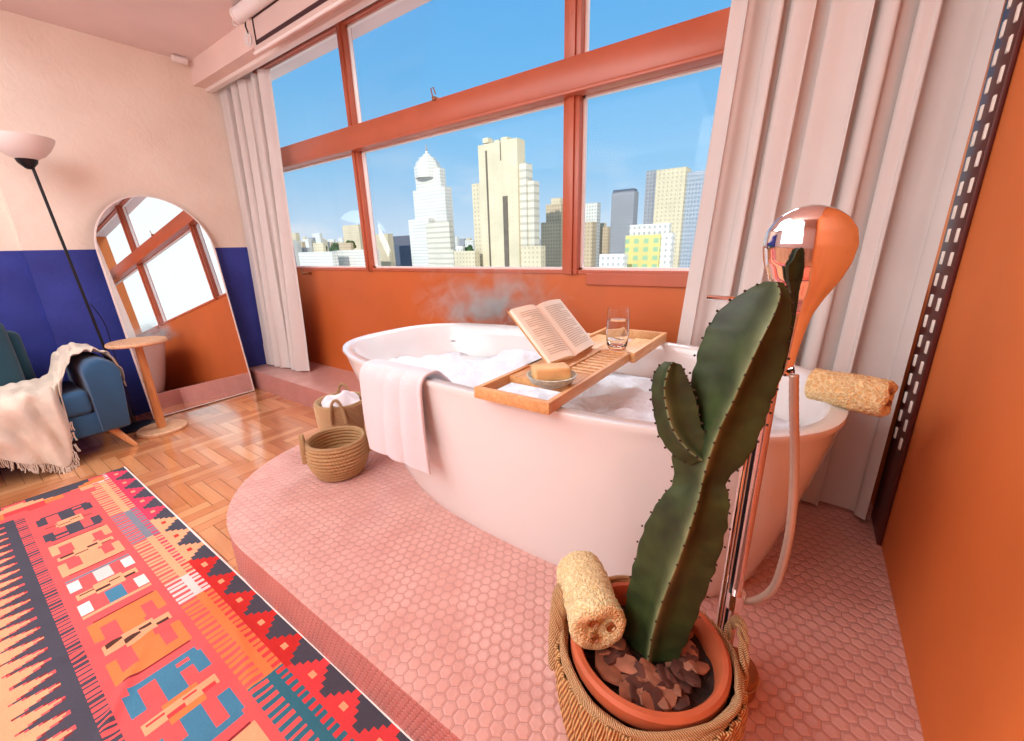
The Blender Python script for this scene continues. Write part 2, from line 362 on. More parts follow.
# walls
mb = MB().box((XW-.12, .465, 0), (XW, WY+.2, ZC)); mb.box((XW-.25, YB, 0), (XW-.075, .465, ZC))
struct('wall_left', mb, 'stucco', smooth=False)
struct('wall_right', MB().box((XR, YB, 0), (XR+.12, WY+.2, ZC)), 'orange_r', smooth=False)
struct('wall_back', MB().box((XL-.2, YB-.12, 0), (XR+.12, YB, ZC)), 'white', smooth=False)
struct('wall_front', MB().box((XL-.12, WY, 0), (XR+.12, WY+.18, 1.10)), 'orange', smooth=False)
struct('trim_4', MB().box((XL-.12, WY-.01, 2.758), (XR+.12, WY+.06, ZC+.02)), 'trackpaint', smooth=False)
struct('trim_5', MB().box((XL-.12, WY, 1.10), (-4.16, WY+.06, 2.80)), 'white', smooth=False)
struct('ceiling', MB().box((XL-.2, YB-.12, ZC), (XR+.12, WY+.2, ZC+.12)), 'ceiling', smooth=False)
struct('trim_3', MB().box((XW, 1.715, 2.60), (XR, 1.80, ZC)), 'beam', smooth=False)
tag(MB().box((XW, 1.80, 2.575), (XR, 1.85, 2.635), .006).build('curtain_track', 'trackpaint'), 'long white curtain track under the ceiling beam above the window', 'curtain track')

# ------------------------------------------------------------------ window
win = empty('window_1', (-1.8, WY, 1.1), kind='structure')
m1, m2, m3 = -2.885, -1.09, .5
mb = MB().box((-4.16, WY-.01, 1.10), (XR, WY+.06, 1.122), .003); mb.box((-4.16, WY-.01, 2.745), (XR, WY+.05, 2.77)); mb.box((-4.165, WY-.01, 1.1), (-4.125, WY+.06, 2.76), .003)
mb.box((-.99, WY-.02, 1.045), (XR, WY+.03, 1.105), .003)
mb.build('frame', 'frame', win, smooth=False)
mb = MB().box((-4.12, WY-.07, 1.965), (XR-.002, WY+.08, 2.115), .012); mb.box((-4.12, WY-.078, 1.958), (XR, WY-.0, 1.975), .003)
mb.build('transom', 'frame', win)
for x, w in ((m1, .032), (m2, .046)):
    mb = MB().box((x-w, WY-.02, 1.10), (x+w, WY+.06, 1.97), .004); mb.box((x-w*.45, WY-.035, 1.10), (x+w*.45, WY, 1.97), .003)
    mb.box((x-w, WY-.02, 2.11), (x+w, WY+.06, 2.76), .004); mb.box((x-w*.45, WY-.035, 2.11), (x+w*.45, WY, 2.76), .003)
    mb.build('mullion', 'frame', win)
mbs = MB()
edges = [-4.125, m1-.032, m1+.032, m2-.046, m2+.046, XR]
for k in (0, 2, 4):
    a, b = edges[k], edges[k+1]
    for z0, z1 in ((1.122, 1.965), (2.115, 2.745)):
        MB().box((a, WY+.035, z0), (b, WY+.039, z1)).build('pane', 'pane', win, smooth=False)
        fr = MB()
        for q in ((a, z0, a+.012, z1), (b-.012, z0, b, z1), (a, z0, b, z0+.012), (a, z1-.012, b, z1)):
            fr.box((q[0], WY+.02, q[1]), (q[2], WY+.045, q[3]))
        fr.build('sash', 'trackpaint', win, smooth=False)
for x, z in ((-1.98, 2.115), (-3.78, 1.07)):
    mb = MB().box((x-.012, WY-.082, z-.012), (x+.012, WY-.0, z+.01), .003); mb.tube([(x-.006, WY-.075, z), (x-.01, WY-.085, z+.05), (x+.006, WY-.08, z+.055), (x+.012, WY-.07, z+.02)], .004, 8)
    mb.build('latch', 'brass', win)

# ------------------------------------------------------------------ curtains
def curtain(name, top, bot, zt, zb, folds, label, seed, amp_t=.03, amp_b=.05, hem=None, depth=None):
    rnd = random.Random(seed); nu, nv = 220, 46; ph = [(rnd.uniform(0, 6.28), rnd.uniform(.7, 1.4)) for _ in range(5)]
    P = []
    for i in range(nu+1):
        u = i/nu; row = []
        w = u + .035*math.sin(2*PI*u*2.3+ph[0][0]) + .02*math.sin(2*PI*u*5.1+ph[1][0])
        for j in range(nv+1):
            v = j/nv; z = zt + (zb-zt)*v
            x = top[0][0] + (top[1][0]-top[0][0])*u; x2 = bot[0][0] + (bot[1][0]-bot[0][0])*u
            y = top[0][1] + (top[1][1]-top[0][1])*u; y2 = bot[0][1] + (bot[1][1]-bot[0][1])*u
            k = v**1.3 if depth is None else depth(v)
            xx = x + (x2-x)*k; yy = y + (y2-y)*k
            amp = amp_t + (amp_b-amp_t)*v
            s = math.sin(2*PI*folds*w + .5*math.sin(v*3+ph[2][0]) ); s = math.copysign(abs(s)**.95, s)
            s2 = math.sin(2*PI*folds*2.37*w + ph[3][0] + v*1.2)*.28
            yy -= amp*(s+s2); xx += amp*.55*math.sin(4*PI*folds*w+ph[4][0])
            row.append((xx, yy, z + .004*s*(v > .98)))
        P.append(row)
    o = MB().grid(P).build(name, 'curtain', smooth=True, angle=180)
    tag(o, label, 'curtain', 'white linen curtains at the window')
    if hem: 
        HP = [[Vector(row[j])+Vector((0, -.0035, 0)) for j in range(nv-4, nv+1)] for row in P]
        MB().grid(HP).build('hem', 'curtain', o, angle=180)
    return o
curtain('curtain', ((XW+.05, 1.91), (-3.58, 1.93)), ((XW+.09, 1.84), (-3.70, 1.88)), 2.60, PZ+.012, 4.6, 'white linen curtain hanging over the pink ledge beside the arched mirror', 3, .03, .042, hem=True)
curtain('curtain', ((-.345, 1.985), (.340, 1.955)), ((-.495, 1.985), (.318, 1.92)), 2.60, PZ+.012, 6.4, 'wide white linen curtain gathered behind the shower head near the orange wall', 11, .028, .03)

# slotted rail in the right corner
rail = empty('slotted_rail', (XR-.01, 1.83, PZ), 'dark maroon upright rail with two rows of white slots on the orange wall', 'rail')
MB().box((XR-.014, 1.765, PZ), (XR-.001, 1.965, 2.6), .003).build('upright', 'darkrail', rail)
for yy in (1.80, 1.905):
    z = .55
    while z < 2.45:
        MB().box((XR-.019, yy-.009, z), (XR-.012, yy+.009, z+.040), .0025, 2).build('slot', 'slotwhite', rail); z += .068

# ------------------------------------------------------------------ projection screen
ps = empty('projection_screen', (-1.4, 1.6, 2.7), 'roll-down projection screen with dark border hanging below the ceiling beam', 'screen')
MB().tube([(-3.21, 1.60, 2.715), (-1.0, 1.60, 2.715)], .042, 24).build('case', 'plastic', ps)
MB().tube([(-3.225, 1.60, 2.715), (-3.205, 1.60, 2.715)], .046, 24).build('end_cap', 'trackpaint', ps)
MB().box((-3.14, 1.628, 2.50), (-1.05, 1.631, 2.70)).build('fabric', 'screen', ps, smooth=False)
mb = MB().box((-3.105, 1.624, 2.545), (-3.093, 1.6275, 2.68)); mb.box((-3.105, 1.624, 2.535), (-1.09, 1.6275, 2.557)); mb.box((-3.105, 1.624, 2.672), (-1.09, 1.6275, 2.679)); mb.build('border', 'screenblk', ps, smooth=False)
MB().tube([(-3.15, 1.63, 2.50), (-1.04, 1.63, 2.50)], .009, 12).build('bottom_bar', 'trackpaint', ps)
MB().tube([(-3.17, 1.60, 2.76), (-3.20, 1.59, 2.75), (-3.24, 1.585, 2.735), (-3.265, 1.585, 2.70), (-3.26, 1.585, 2.67), (-3.22, 1.585, 2.655)], .004, 8).build('cord', 'plastic', ps)
rn = empty('coiled_cord', (-3.26, 1.66, 2.60), 'small coil of white cord hanging beside the projection screen end', 'cord')
mb = MB()
for k in range(4):
    rr = .040-.004*k; mb.tube([(-3.255+rr*math.cos(a*.35), 1.655+.004*k, 2.615+rr*math.sin(a*.35)) for a in range(18)], .0035, 6, closed=True)
mb.build('coil', 'plastic', rn); MB().tube([(-3.235, 1.655, 2.64), (-3.225, 1.64, 2.67), (-3.20, 1.63, 2.69)], .005, 8).build('hook', 'black', rn)
sn = empty('ceiling_sensor', (-4.27, 1.65, 2.74), 'small white round-ended sensor fixed where the cream wall meets the ceiling', 'sensor')
MB().tube([(-4.30, 1.58, 2.738), (-4.30, 1.67, 2.738)], .024, 16).build('body', 'plastic', sn); MB().tube([(-4.30, 1.575, 2.738), (-4.30, 1.582, 2.738)], .018, 16).build('lens', 'trackpaint', sn)

# ------------------------------------------------------------------ bathtub
TC = Vector((-.90, 1.445)); TA, TB, TN, TR = 1.045, .512, 2.9, -.035
ZR = .81
def sup(a, b, n, k, seg=96):
    th = 2*PI*k/seg; c, s = math.cos(th), math.sin(th)
    return a*math.copysign(abs(c)**(2/n), c), b*math.copysign(abs(s)**(2/n), s)
def ring(a, b, n, z, cx=0, cy=0, seg=128):
    out = []
    for k in range(seg):
        x, y = sup(a, b, n, k, seg); x += cx; y += cy
        out.append(Vector((TC.x + x*math.cos(TR) - y*math.sin(TR), TC.y + x*math.sin(TR) + y*math.cos(TR), z)))
    return out
tub = empty('bathtub', (TC.x, TC.y, PZ), 'large white oval freestanding bathtub full of foam on the pink platform', 'bathtub')
prof = []
for f in (0, .02, .08, .2, .35, .5, .65, .8, .9, .96):
    q = f**.8; prof.append(ring(.80+(TA-.80)*q, .405+(TB-.405)*q, 2.5+(TN-2.5)*q, PZ+.0+(ZR-PZ)*f, (.09)*(1-q), 0))
prof.append(ring(TA+.003, TB+.003, TN, ZR-.008)); prof.append(ring(TA, TB, TN, ZR)); prof.append(ring(TA-.035, TB-.035, TN, ZR+.001)); prof.append(ring(TA-.045, TB-.045, TN, ZR-.01))
for f in (.15, .3, .5, .7, .85, .95, 1):
    q = f**1.6; prof.append(ring(TA-.05-.27*q, TB-.05-.17*q, TN-.4*q, ZR-.01-.46*f, .05*q, 0))
MB().grid(prof, closed_v=True, cap1=True, cap0=True).build('shell', 'porcelain', tub, angle=50)
MB().lathe([(.001, 0), (.022, 0), (.024, .004), (.014, .009), (.001, .01)], (-1.72, 1.80, .71), 24).build('overflow_cap', 'chrome', tub)
# water and foam
MB().grid([ring(.001, .001, 2.5, .635), ring(.4, .2, 2.5, .635), ring(TA-.125, TB-.10, 2.8, .635)], closed_v=True).build('bath_water', mat('milky_bath_water', (226, 236, 240), .08, noise_scale=4, var=.03, bump=.1, bscale=12)); tag(bpy.data.objects['bath_water'], 'milky still bath water showing between the foam inside the tub', 'water', kind='stuff')
P = []
for i in range(34):
    f = i/33; row = ring((TA-.105)*max(f, .004), (TB-.085)*max(f, .004), 2+.8*f, 0)
    o_ = []
    for v in row:
        x, y = v.x, v.y
        h = noise.noise((x*4.5, y*4.5, 1.3))*.05 + noise.noise((x*11, y*11, 4))*.028 + noise.noise((x*28, y*28, 9))*.009
        b1 = .11*math.exp(-(((x+1.12)/.22)**2 + ((y-1.58)/.2)**2)) + .06*math.exp(-(((x+1.5)/.25)**2+((y-1.3)/.25)**2)) + .05*math.exp(-(((x+.2)/.3)**2+((y-1.55)/.25)**2))+.05*math.exp(-(((x+.45)/.15)**2+((y-1.25)/.15)**2))
        o_.append(Vector((x, y, .640 + h + b1)))
    P.append(o_)
fo = MB().grid(P, closed_v=True).build('bath_foam', 'foam', angle=180); tag(fo, 'mounds of white soap foam floating in the bathtub', 'foam', kind='stuff')

# towel over the near rim
tw = []
for i in range(45):
    u = i/44; x = -1.385 + .34*u; row = []
    path = [(1.10, .735), (1.04, .795), (1.00, .826), (.965, .832), (.932, .825), (.915, .79), (.915, .70), (.918, .6), (.925, .5), (.93, .455-.012*u)]
    pp = catmull([(0, a, b) for a, b in path], 6)
    for j, p in enumerate(pp):
        v = j/len(pp); fold = .006*math.sin(u*8+1)*max(0, v-.35)*1.8 + .003*math.sin(u*15+v*4)
        row.append((x + .012*math.sin(v*5) + .03*(v-.4)*(u-.5), p.y - abs(fold)*1.2 - .002 + .03*(u-.5)*0, p.z + .003*noise.noise((u*6, v*9, 2))))
    tw.append(row)
o = MB().grid(tw).build('bath_towel', 'towel', angle=180, solid=.012, sub=1); tag(o, 'white towel draped over the near left rim of the tub', 'towel')
t2 = [[Vector(p)+Vector((.003, -.016, .004)) for p in row[int(len(row)*.0):]] for row in tw[30:]]

# ------------------------------------------------------------------ tray
TZ = ZR+.006
tr = empty('bath_tray', (-.64, 1.4, TZ), 'slatted bamboo bath tray laid across the rims of the tub', 'tray')
def TP(a, b, z0, z1, c, d, bev=.003): return MB().box((a, c, z0), (b, d, z1), bev)
x0, x1 = -.775, -.515
mb = MB(); h0, h1 = TZ, TZ+.034
mb.box((x1-.016, .885, h0), (x1, 1.52, h1), .003); mb.box((x0, .885, h0), (x0+.016, 1.52, h1), .003); mb.box((x0-.001, .884, h0-.001), (x1+.001, .903, h1+.001), .003)
mb.box((x0+.016, 1.045, h0+.006), (x1-.016, 1.06, h1-.004), .002); mb.build('frame', 'bamboo', tr)
mb = MB().box((x0+.016, 1.06, h1-.014), (x1-.016, 1.19, h1-.006), .002); mb.build('soap_board', 'bamboo', tr)
for k in range(9):
    y = 1.20+.036*k; MB().box((x0+.016, y, h1-.014), (x1-.016, y+.018, h1-.006), .002).build('slat', 'bamboo', tr)
mb = MB(); a, b = x0-.02, x1+.02
mb.box((b-.018, 1.50, h0-.004), (b, 1.935, h1+.004), .003); mb.box((a, 1.50, h0-.004), (a+.018, 1.935, h1+.004), .003); mb.box((a-.001, 1.917, h0-.005), (b+.001, 1.936, h1+.005), .003); mb.box((a+.018, 1.50, h0), (b-.018, 1.515, h1), .002)
mb.build('extension_frame', 'bamboo', tr)
mb = MB().box((a+.018, 1.53, h1-.016), (a+.13, 1.80, h1-.006), .002); mb.box((b-.10, 1.53, h1-.016), (b-.018, 1.80, h1-.006), .002); mb.box((a+.13, 1.53, h1-.016), (b-.10, 1.70, h1-.006), .002); mb.build('glass_board', 'bamboo', tr)
TT = h1-.006
# book rest rods
bk = empty('open_book', (-.66, 1.42, TT), 'open paperback with printed pages propped upright on the bamboo tray', 'book')
S = Vector((-.652, 1.292, TT+.020)); U = Vector((-.17, .0, .18)).normalized()*.235
Rv = Vector((-.02, .262, 0)).normalized()*.215; Lv = Vector((-.085, -.112, .0)).normalized()*.14; Lv = Vector((-.03, -.10, .0)).normalized()*.115
NS_ = Vector((.72, -.12, .66)).normalized()
def page_block(S, A, U, flip):
    n = A.cross(U).normalized()
    if n.x < 0: n = -n
    P = []; NN = 12
    for i in range(NN+1):
        f = i/NN; off = n*(.017*math.sin(PI*f**.6)) + (n*f+NS_*(1-f)*.6)*.009; P.append([S + A*f + off + U*g_ for g_ in (0, .25, .5, .75, 1)])
    B = [[S + A*(i/NN) - n*.0 + U*g_ for g_ in (0, .25, .5, .75, 1)] for i in range(NN+1)]
    mb = MB(); mb.grid(P)
    nb = MB(); 
    loop = [p for p in P]
    # closed block
    mb.grid([[P[i][0], B[i][0]-n*.006] for i in range(NN+1)]); mb.grid([[P[i][-1], B[i][-1]-n*.006] for i in range(NN+1)]); mb.grid([[P[-1][k], B[-1][k]-n*.006] for k in range(5)])
    return mb, P, n
for A, nm in ((Rv, 'r'), (Lv, 'l')):
    mb, P, n = page_block(S, A, U, True); pg_ = mb.build('pages', 'page', bk, angle=30)
    ink = MB()
    for k in range(22):
        g0 = .1+.037*k
        for (i0, i1) in ((1.6, 10.4 if k % 5 != 3 else 7.),):
            seg = []
            for q in range(9):
                ff = (i0+(i1-i0)*q/8)/12; i = min(11, int(ff*12)); fr = ff*12-i
                p0 = P[i][0].lerp(P[i+1][0], fr)+n*.0012; seg.append([p0+U*(1-g0), p0+U*(1-g0-.012)])
            ink.grid(seg)
    ink.build('print', 'ink', pg_, smooth=False)
    cv = MB(); A2 = A*1.04; c0 = S - n*.008 - U*.015; q = [c0, c0+A2, c0+A2+U*1.03, c0+U*1.03]
    cv.grid([[q[0], q[3]], [q[1], q[2]]]); cv.build('cover', 'cover', bk, smooth=False, solid=.003)
MB().box((-.775, 1.17, TT), (-.63, 1.50, TT+.006), .002).build('book_rest', 'bamboo', tr)
# drinking glass
gl = empty('drinking_glass', (-.592, 1.565, TT), 'clear tumbler half full of water on the far end of the bamboo tray', 'glass')
pr = [(.001, .0), (.034, 0), (.041, .02), (.0455, .06), (.0455, .10), (.042, .165), (.040, .165), (.0432, .10), (.0432, .06), (.0385, .022), (.03, .014), (.001, .014)]
MB().lathe(pr, (-.592, 1.565, TT+.001), 40).build('tumbler', 'glass', gl)
wm = NT('clear_water'); wm.b.inputs['Base Color'].default_value = (.95, .97, 1, 1); wm.b.inputs['Transmission Weight'].default_value = 1; wm.b.inputs['IOR'].default_value = 1.2; wm.b.inputs['Roughness'].default_value = .0
nz = wm.n('ShaderNodeTexNoise', i_Scale=4.); wm.bump(nz.outputs[0], .02, .001)
wt = MB().lathe([(.001, .0155), (.029, .0155), (.0375, .023), (.0425, .06), (.0425, .10), (.0412, .118), (.001, .118)], (-.592, 1.565, TT+.001), 40).build('water', wm.m, gl)
# soap dish + soap
sd = MB().lathe([(.001, .002), (.045, 0), (.066, .012), (.077, .032), (.073, .033), (.062, .018), (.042, .010), (.001, .009)], (-.598, 1.045, TT+.0), 44).build('soap_dish', 'ceramic'); tag(sd, 'round speckled ceramic soap dish on the near end of the bamboo tray', 'soap dish')
sp_ = MB().box((-.056, -.035, 0), (.056, .035, .042), .009, 3, Matrix.Translation((-.598, 1.04, TT+.018)) @ Matrix.Rotation(.75, 4, 'Z')).build('soap_bar', 'soap'); tag(sp_, 'thick honey-coloured bar of soap lying in the ceramic dish', 'soap')

# loofahs
def loofah(name, a, b, r0_, r1_, label, m, dimple=True, seed=1, ridges=12):
    a, b = Vector(a), Vector(b); ax = (b-a); L = ax.length; d = ax.normalized(); x = d.orthogonal().normalized(); y = d.cross(x)
    e = empty(name, (a+b)/2, label, 'loofah'); NS, NA = 64, 72; P = []
    prof = [(0, .1), (0, .5), (.0, .78), (.012, .93), (.04, 1)]; 
    st = [(-.004, .02), (-.012+.0, .3), (.0, .62), (.006, .84), (.03, .98)]
    body = [(.03+(.94)*(k/NS), 1.0) for k in range(1, NS)]
    en = [(.985, .93), (1.0, .80), (1.0, .62), (.975, .45), (.94, .35), (.93, .02)]
    for f, q in st+body+en:
        rr = (r0_+(r1_-r0_)*f)*(1+.03*math.sin(f*9+seed)); row = []
        for k in range(NA):
            th = 2*PI*k/NA; w = 1+.022*math.sin(th*ridges)*math.sin(f*70)*(q > .8) + .03*noise.noise((math.cos(th)*2+seed, math.sin(th)*2, f*3)) + .03*noise.noise((math.cos(th)*9+seed, math.sin(th)*9, f*26))
            lob = 1
            off = 0
            if f > .9 and q < .9: lob = 1+.05*math.cos(3*th); off = .004*math.cos(3*th)
            row.append(a + d*(L*f+off) + (x*math.cos(th)+y*math.sin(th))*rr*q*w*lob)
        P.append(row)
    MB().grid(P, closed_v=True, cap0=True, cap1=True).build('sponge_body', m, e, angle=180)
    for k in range(3):
        th = 2*PI*k/3+.5; c = b + d*(-L*.012) + (x*math.cos(th)+y*math.sin(th))*r1_*.42
        mb = MB().lathe([(.001, .0), (r1_*.13, .0), (r1_*.17, .003), (r1_*.19, -.003)], (0, 0, 0), 14); mb.bm.transform(Matrix.Translation(c) @ d.to_track_quat('Z', 'Y').to_matrix().to_4x4())
        mb.build('core_hole', 'brass', e)
    return e
loofah('loofah', (.050, 1.395, ZR+.046), (.215, 1.335, ZR+.048), .044, .05, 'golden ridged loofah resting on the tub rim by the curtain', 'loofah', seed=2)
loofah('loofah', (-.352, .745, .505), (-.240, .615, .505), .056, .057, 'pale yellow loofah lying on the bark in the cactus pot', 'loofah2', seed=5, ridges=9)

# ------------------------------------------------------------------ planter
PC = Vector((-.165, .69)); PR = .46
pot = empty('terracotta_pot', (PC.x, PC.y, PZ), 'round terracotta pot holding the tall cactus inside a jute basket', 'pot')
c3 = (PC.x, PC.y, 0)
MB().lathe([(.001, PZ+.012), (.10, PZ+.012), (.125, PR-.06), (.150, PR-.045), (.158, PR-.03), (.158, PR-.006), (.152, PR), (.142, PR), (.137, PR-.008), (.134, PR-.04), (.12, PR-.10)], c3, 64).build('body', 'terracotta', pot)
P = [[(PC.x + r*math.cos(k*2*PI/48), PC.y + r*math.sin(k*2*PI/48), PR-.05+.010*noise.noise((r*30*math.cos(k*2*PI/48), r*30*math.sin(k*2*PI/48), 1))) for k in range(48)] for r in (.001, .03, .06, .09, .115, .134)]
tag(MB().grid(P, closed_v=True).build('potting_soil', 'soil'), 'dark soil under the bark chips in the terracotta pot', 'soil', kind='stuff')
# woven jute basket around it
jb = empty('jute_basket', (PC.x, PC.y, PZ), 'braided jute basket with loop handles around the terracotta pot', 'basket')
def wob(k, z): return 1+.02*math.sin(3*k*2*PI/96+1)
P = []
zs = [PZ+.002+ (PR-.03-PZ)*i/60 for i in range(61)]
for i, z in enumerate(zs):
    f = i/60; base_r = .150+.026*math.sin(f*1.9); row = []
    for k in range(160):
        th = 2*PI*k/160; tw_ = abs(math.sin(th*19 + f*7)); rr = base_r + .010*tw_ + .004*math.sin(th*3+f*3)
        row.append((PC.x+rr*math.cos(th), PC.y+rr*math.sin(th), z + .012*f*math.sin(th*2+2.5)))
    P.append(row)
MB().grid(P, closed_v=True, cap0=True, uvs=lambda a, b: (b/160*1.1, a/60*.3)).build('woven_wall', 'jute', jb, solid=.006)
mb = MB()
for q in range(3):
    mb.tube([(PC.x+(.173+.004*math.sin(th*.5+q*2))*math.cos(th*2*PI/60), PC.y+(.173+.004*math.sin(th*.5+q*2))*math.sin(th*2*PI/60), PR-.03+.006*q+.012*math.sin(2*th*2*PI/60+2.5)) for th in range(60)], .006, 8, closed=True)
mb.build('rim_braid', 'jute_h', jb)
def handle(cth, w, h, n=5, r=.0055, out=.0, name='handle'):
    mb = MB(); d = Vector((math.cos(cth), math.sin(cth), 0)); s_ = Vector((-d.y, d.x, 0)); C0 = Vector((PC.x, PC.y, PR-.06)) + d*.184
    for q in range(n):
        pts = []
        for k in range(49):
            a = PI*k/48; ph = 2*PI*q/n + k*.42; w2 = r*1.25
            rad = s_*(-math.cos(a)) + Vector((0, 0, math.sin(a)))
            pts.append(C0 + s_*(-w*math.cos(a)) + Vector((0, 0, h*math.sin(a)-.06*(1-math.sin(a)))) + d*(w2*math.cos(ph)+out*math.sin(a)) + rad*w2*math.sin(ph))
        mb.tube(pts, r, 8)
    return mb.build(name, 'jute_h', jb)
handle(math.radians(190), .042, .105, 4, .0085, .004); handle(math.radians(33), .042, .105, 3, .0048, .0)

# bark chips, each one a chip
def chip_mesh(i):
    rnd = random.Random(i); L, Wd, T = rnd.uniform(.022, .036), rnd.uniform(.013, .020), rnd.uniform(.003, .005); n = 10; top = []; bot = []
    mb = MB(); P = []
    for (z, s_) in ((-T, .75), (-T*.5, 1.), (T*.6, .97), (T, .7)):
        P.append([(L*s_*math.cos(2*PI*k/n)*(1+.12*math.sin(k*2.1+i)), Wd*s_*math.sin(2*PI*k/n)*(1+.12*math.cos(k*1.7+i)), z + .004*math.cos(2*PI*k/n)**2) for k in range(n)])
    mb.grid(P, closed_v=True, cap0=True, cap1=True); return mb
protos = []
rnd = random.Random(4); placed = []
for i in range(84):
    for _ in range(30):
        r, th = .104*math.sqrt(rnd.random()), rnd.uniform(0, 2*PI); x, y = PC.x+r*math.cos(th), PC.y+r*math.sin(th)
        if (x+.165)**2+(y-.70)**2 > .056**2: break
    z = PR-.043 + .004*(i//25)
    if i < 6:
        o = chip_mesh(i).build('bark_chip', 'bark' if i % 2 else 'bark2', smooth=True, angle=50); protos.append(o)
    else:
        o = protos[rnd.randrange(6)].copy(); COL.objects.link(o)
    o.location = (x, y, z); o.rotation_euler = (rnd.uniform(-.45, .45), rnd.uniform(-.45, .45), rnd.uniform(0, PI)); s_ = rnd.uniform(.75, 1.25); o.scale = (s_,)*3
    tag(o, 'reddish brown pine bark chip in the terracotta cactus pot', 'bark chip', 'bark chips around the cactus')

# ------------------------------------------------------------------ cactus
def rib_body(st, Y0, Y1, name, parent, dfac=.85, tipround=True):
    n = len(st); Ls, Rs, Fs = [], [], []
    for i, (L, R_, Fp) in enumerate(st):
        Y = Y0 + (Y1-Y0)*i/(n-1); Ls.append(at(*L, Y)); Rs.append(at(*R_, Y)); Fs.append(at(*Fp, Y))
    K = 6; Ls, Rs, Fs = catmull(Ls, K), catmull(Rs, K), catmull(Fs, K); P = []; ribs = []; n = len(Ls)
    for i in range(n):
        L, R_, Fp = Ls[i], Rs[i], Fs[i]; C_ = (L+R_)/2; hw = (R_-L).length/2*1.07
        s_ = 1 + .03*math.sin(i*1.6)+.02*math.sin(i*3.7+1) ; ax = (R_-L).normalized(); fr = (Fp-C_).dot(ax); vd = (Vector((0, 0, H))-C_).normalized()
        vd = (vd - ax*vd.dot(ax)).normalized(); dep = hw*dfac
        FR = Fp + (Vector((0, 0, H))-Fp).normalized()*dep; BK = C_ - ax*fr*.6 - vd*dep
        Lw, Rw = C_-ax*hw*s_, C_+ax*hw*s_
        def val(a, b): return C_ + ((a+b)/2-C_)*.60
        def tri(a, v, b): return [a, a.lerp(v, .14)+ (a-C_)*.0, a.lerp(v, .55), v, v.lerp(b, .45), v.lerp(b, .86)]
        q = []
        crn = [Lw, FR, Rw, BK]
        for k in range(4): q += tri(crn[k], val(crn[k], crn[(k+1) % 4]), crn[(k+1) % 4])
        P.append(q); ribs.append(crn)
    mb = MB(); mb.grid(P, closed_v=True, cap0=True, cap1=True, uvs=lambda a, b: ({6: .95, 5: .28, 7: .28}.get(b % 24, 0), 0))
    o = mb.build(name, 'cactus', parent, angle=180, sub=1)
    mb = MB(); 
    for i in range(3, n-1, 3):
        for k in range(3):
            c = ribs[i][k]; b = bmesh.new(); b.loops.layers.uv.new('UVMap'); bmesh.ops.create_icosphere(b, subdivisions=1, radius=.0024); mb.merge(b, Matrix.Translation(c))
    return o, mb
cac = empty('cactus', (-.165, .70, PR-.04), 'tall dark green ribbed cactus with one short arm in the terracotta pot', 'cactus')
st = [((630, 662), (676, 662), (647, 668)), ((624, 630), (688, 636), (651, 640)), ((628, 595), (703, 597), (662, 602)), ((636, 559), (715, 565), (677, 565)), ((646, 526), (725, 529), (690, 528)), ((660, 500), (728, 500), (698, 502)), ((674, 481), (726, 481), (702, 484)), ((673, 452), (747, 458), (709, 458)), ((679, 425), (762, 425), (720, 428)), ((687, 400), (770, 402), (733, 402)), ((694, 373), (780, 375), (745, 375)), ((704, 338), (787, 342), (761, 342)), ((720, 311), (790, 314), (775, 314)), ((746, 291), (789, 294), (781, 294)), ((766, 281), (783, 282), (776, 281))]
o1, s1 = rib_body(st, .70, .745, 'stem', cac)
st2 = [((692, 466), (716, 452), (704, 462)), ((675, 456), (708, 440), (688, 450)), ((660, 436), (700, 424), (673, 430)), ((654, 410), (697, 406), (666, 408)), ((652, 390), (692, 390), (664, 388)), ((655, 372), (686, 376), (668, 371)), ((665, 361), (681, 364), (673, 361))]
o2, s2 = rib_body(st2, .70, .70, 'arm', cac, .7)
s1.build('areoles', 'areole', cac)['kind'] = 'stuff'; s2.build('areoles', 'areole', cac)['kind'] = 'stuff'

# ------------------------------------------------------------------ shower
sh = empty('tub_shower', (-.03, .965, PZ), 'freestanding chrome tub shower with round hand shower standing behind the cactus', 'shower')
BX, BY = -.030, .945
bp_ = MB().lathe([(.001, .0), (.058, .0), (.062, .004), (.062, .05), (.058, .054), (.001, .054)], (BX+.012, BY-.012, PZ+.0), 40).build('base_plate', 'brass', sh)
MB().tube([(BX+.012+.0625*math.cos(a*2*PI/48), BY-.012+.0625*math.sin(a*2*PI/48), PZ+.04) for a in range(48)], .0022, 6, closed=True).build('base_ring', 'jute_h', bp_)
MB().tube([(BX, BY, PZ+.05), (BX+.004, BY, .998)], .0105, 20).build('riser_pipe', 'copper', sh)
MB().tube([(BX-.028, BY+.02, PZ+.05), (BX-.024, BY+.02, .86)], .0085, 20).build('riser_pipe', 'chrome', sh)
MB().tube([(BX-.014, BY+.012, PZ+.05), (BX-.01, BY+.012, .90)], .004, 12).build('mounting_rod', 'black', sh)
MB().tube([(BX-.03, BY+.02, .85), (BX-.05, BY+.06, .90), (BX-.07, BY+.10, 1.08), (BX-.10, BY+.11, 1.125), (BX-.155, BY+.10, 1.128)], .006, 14).build('spout', 'chrome', sh)
hol = MB().tube([(BX-.002, BY, 1.005), (BX+.018, BY-.012, 1.005), (BX+.034, BY-.014, 1.01)], .009, 12).build('holder', 'chrome', sh)
MB().tube([(BX+.002, BY, .98), (BX+.003, BY, 1.035)], .0145, 20).build('ring', 'chrome', hol)
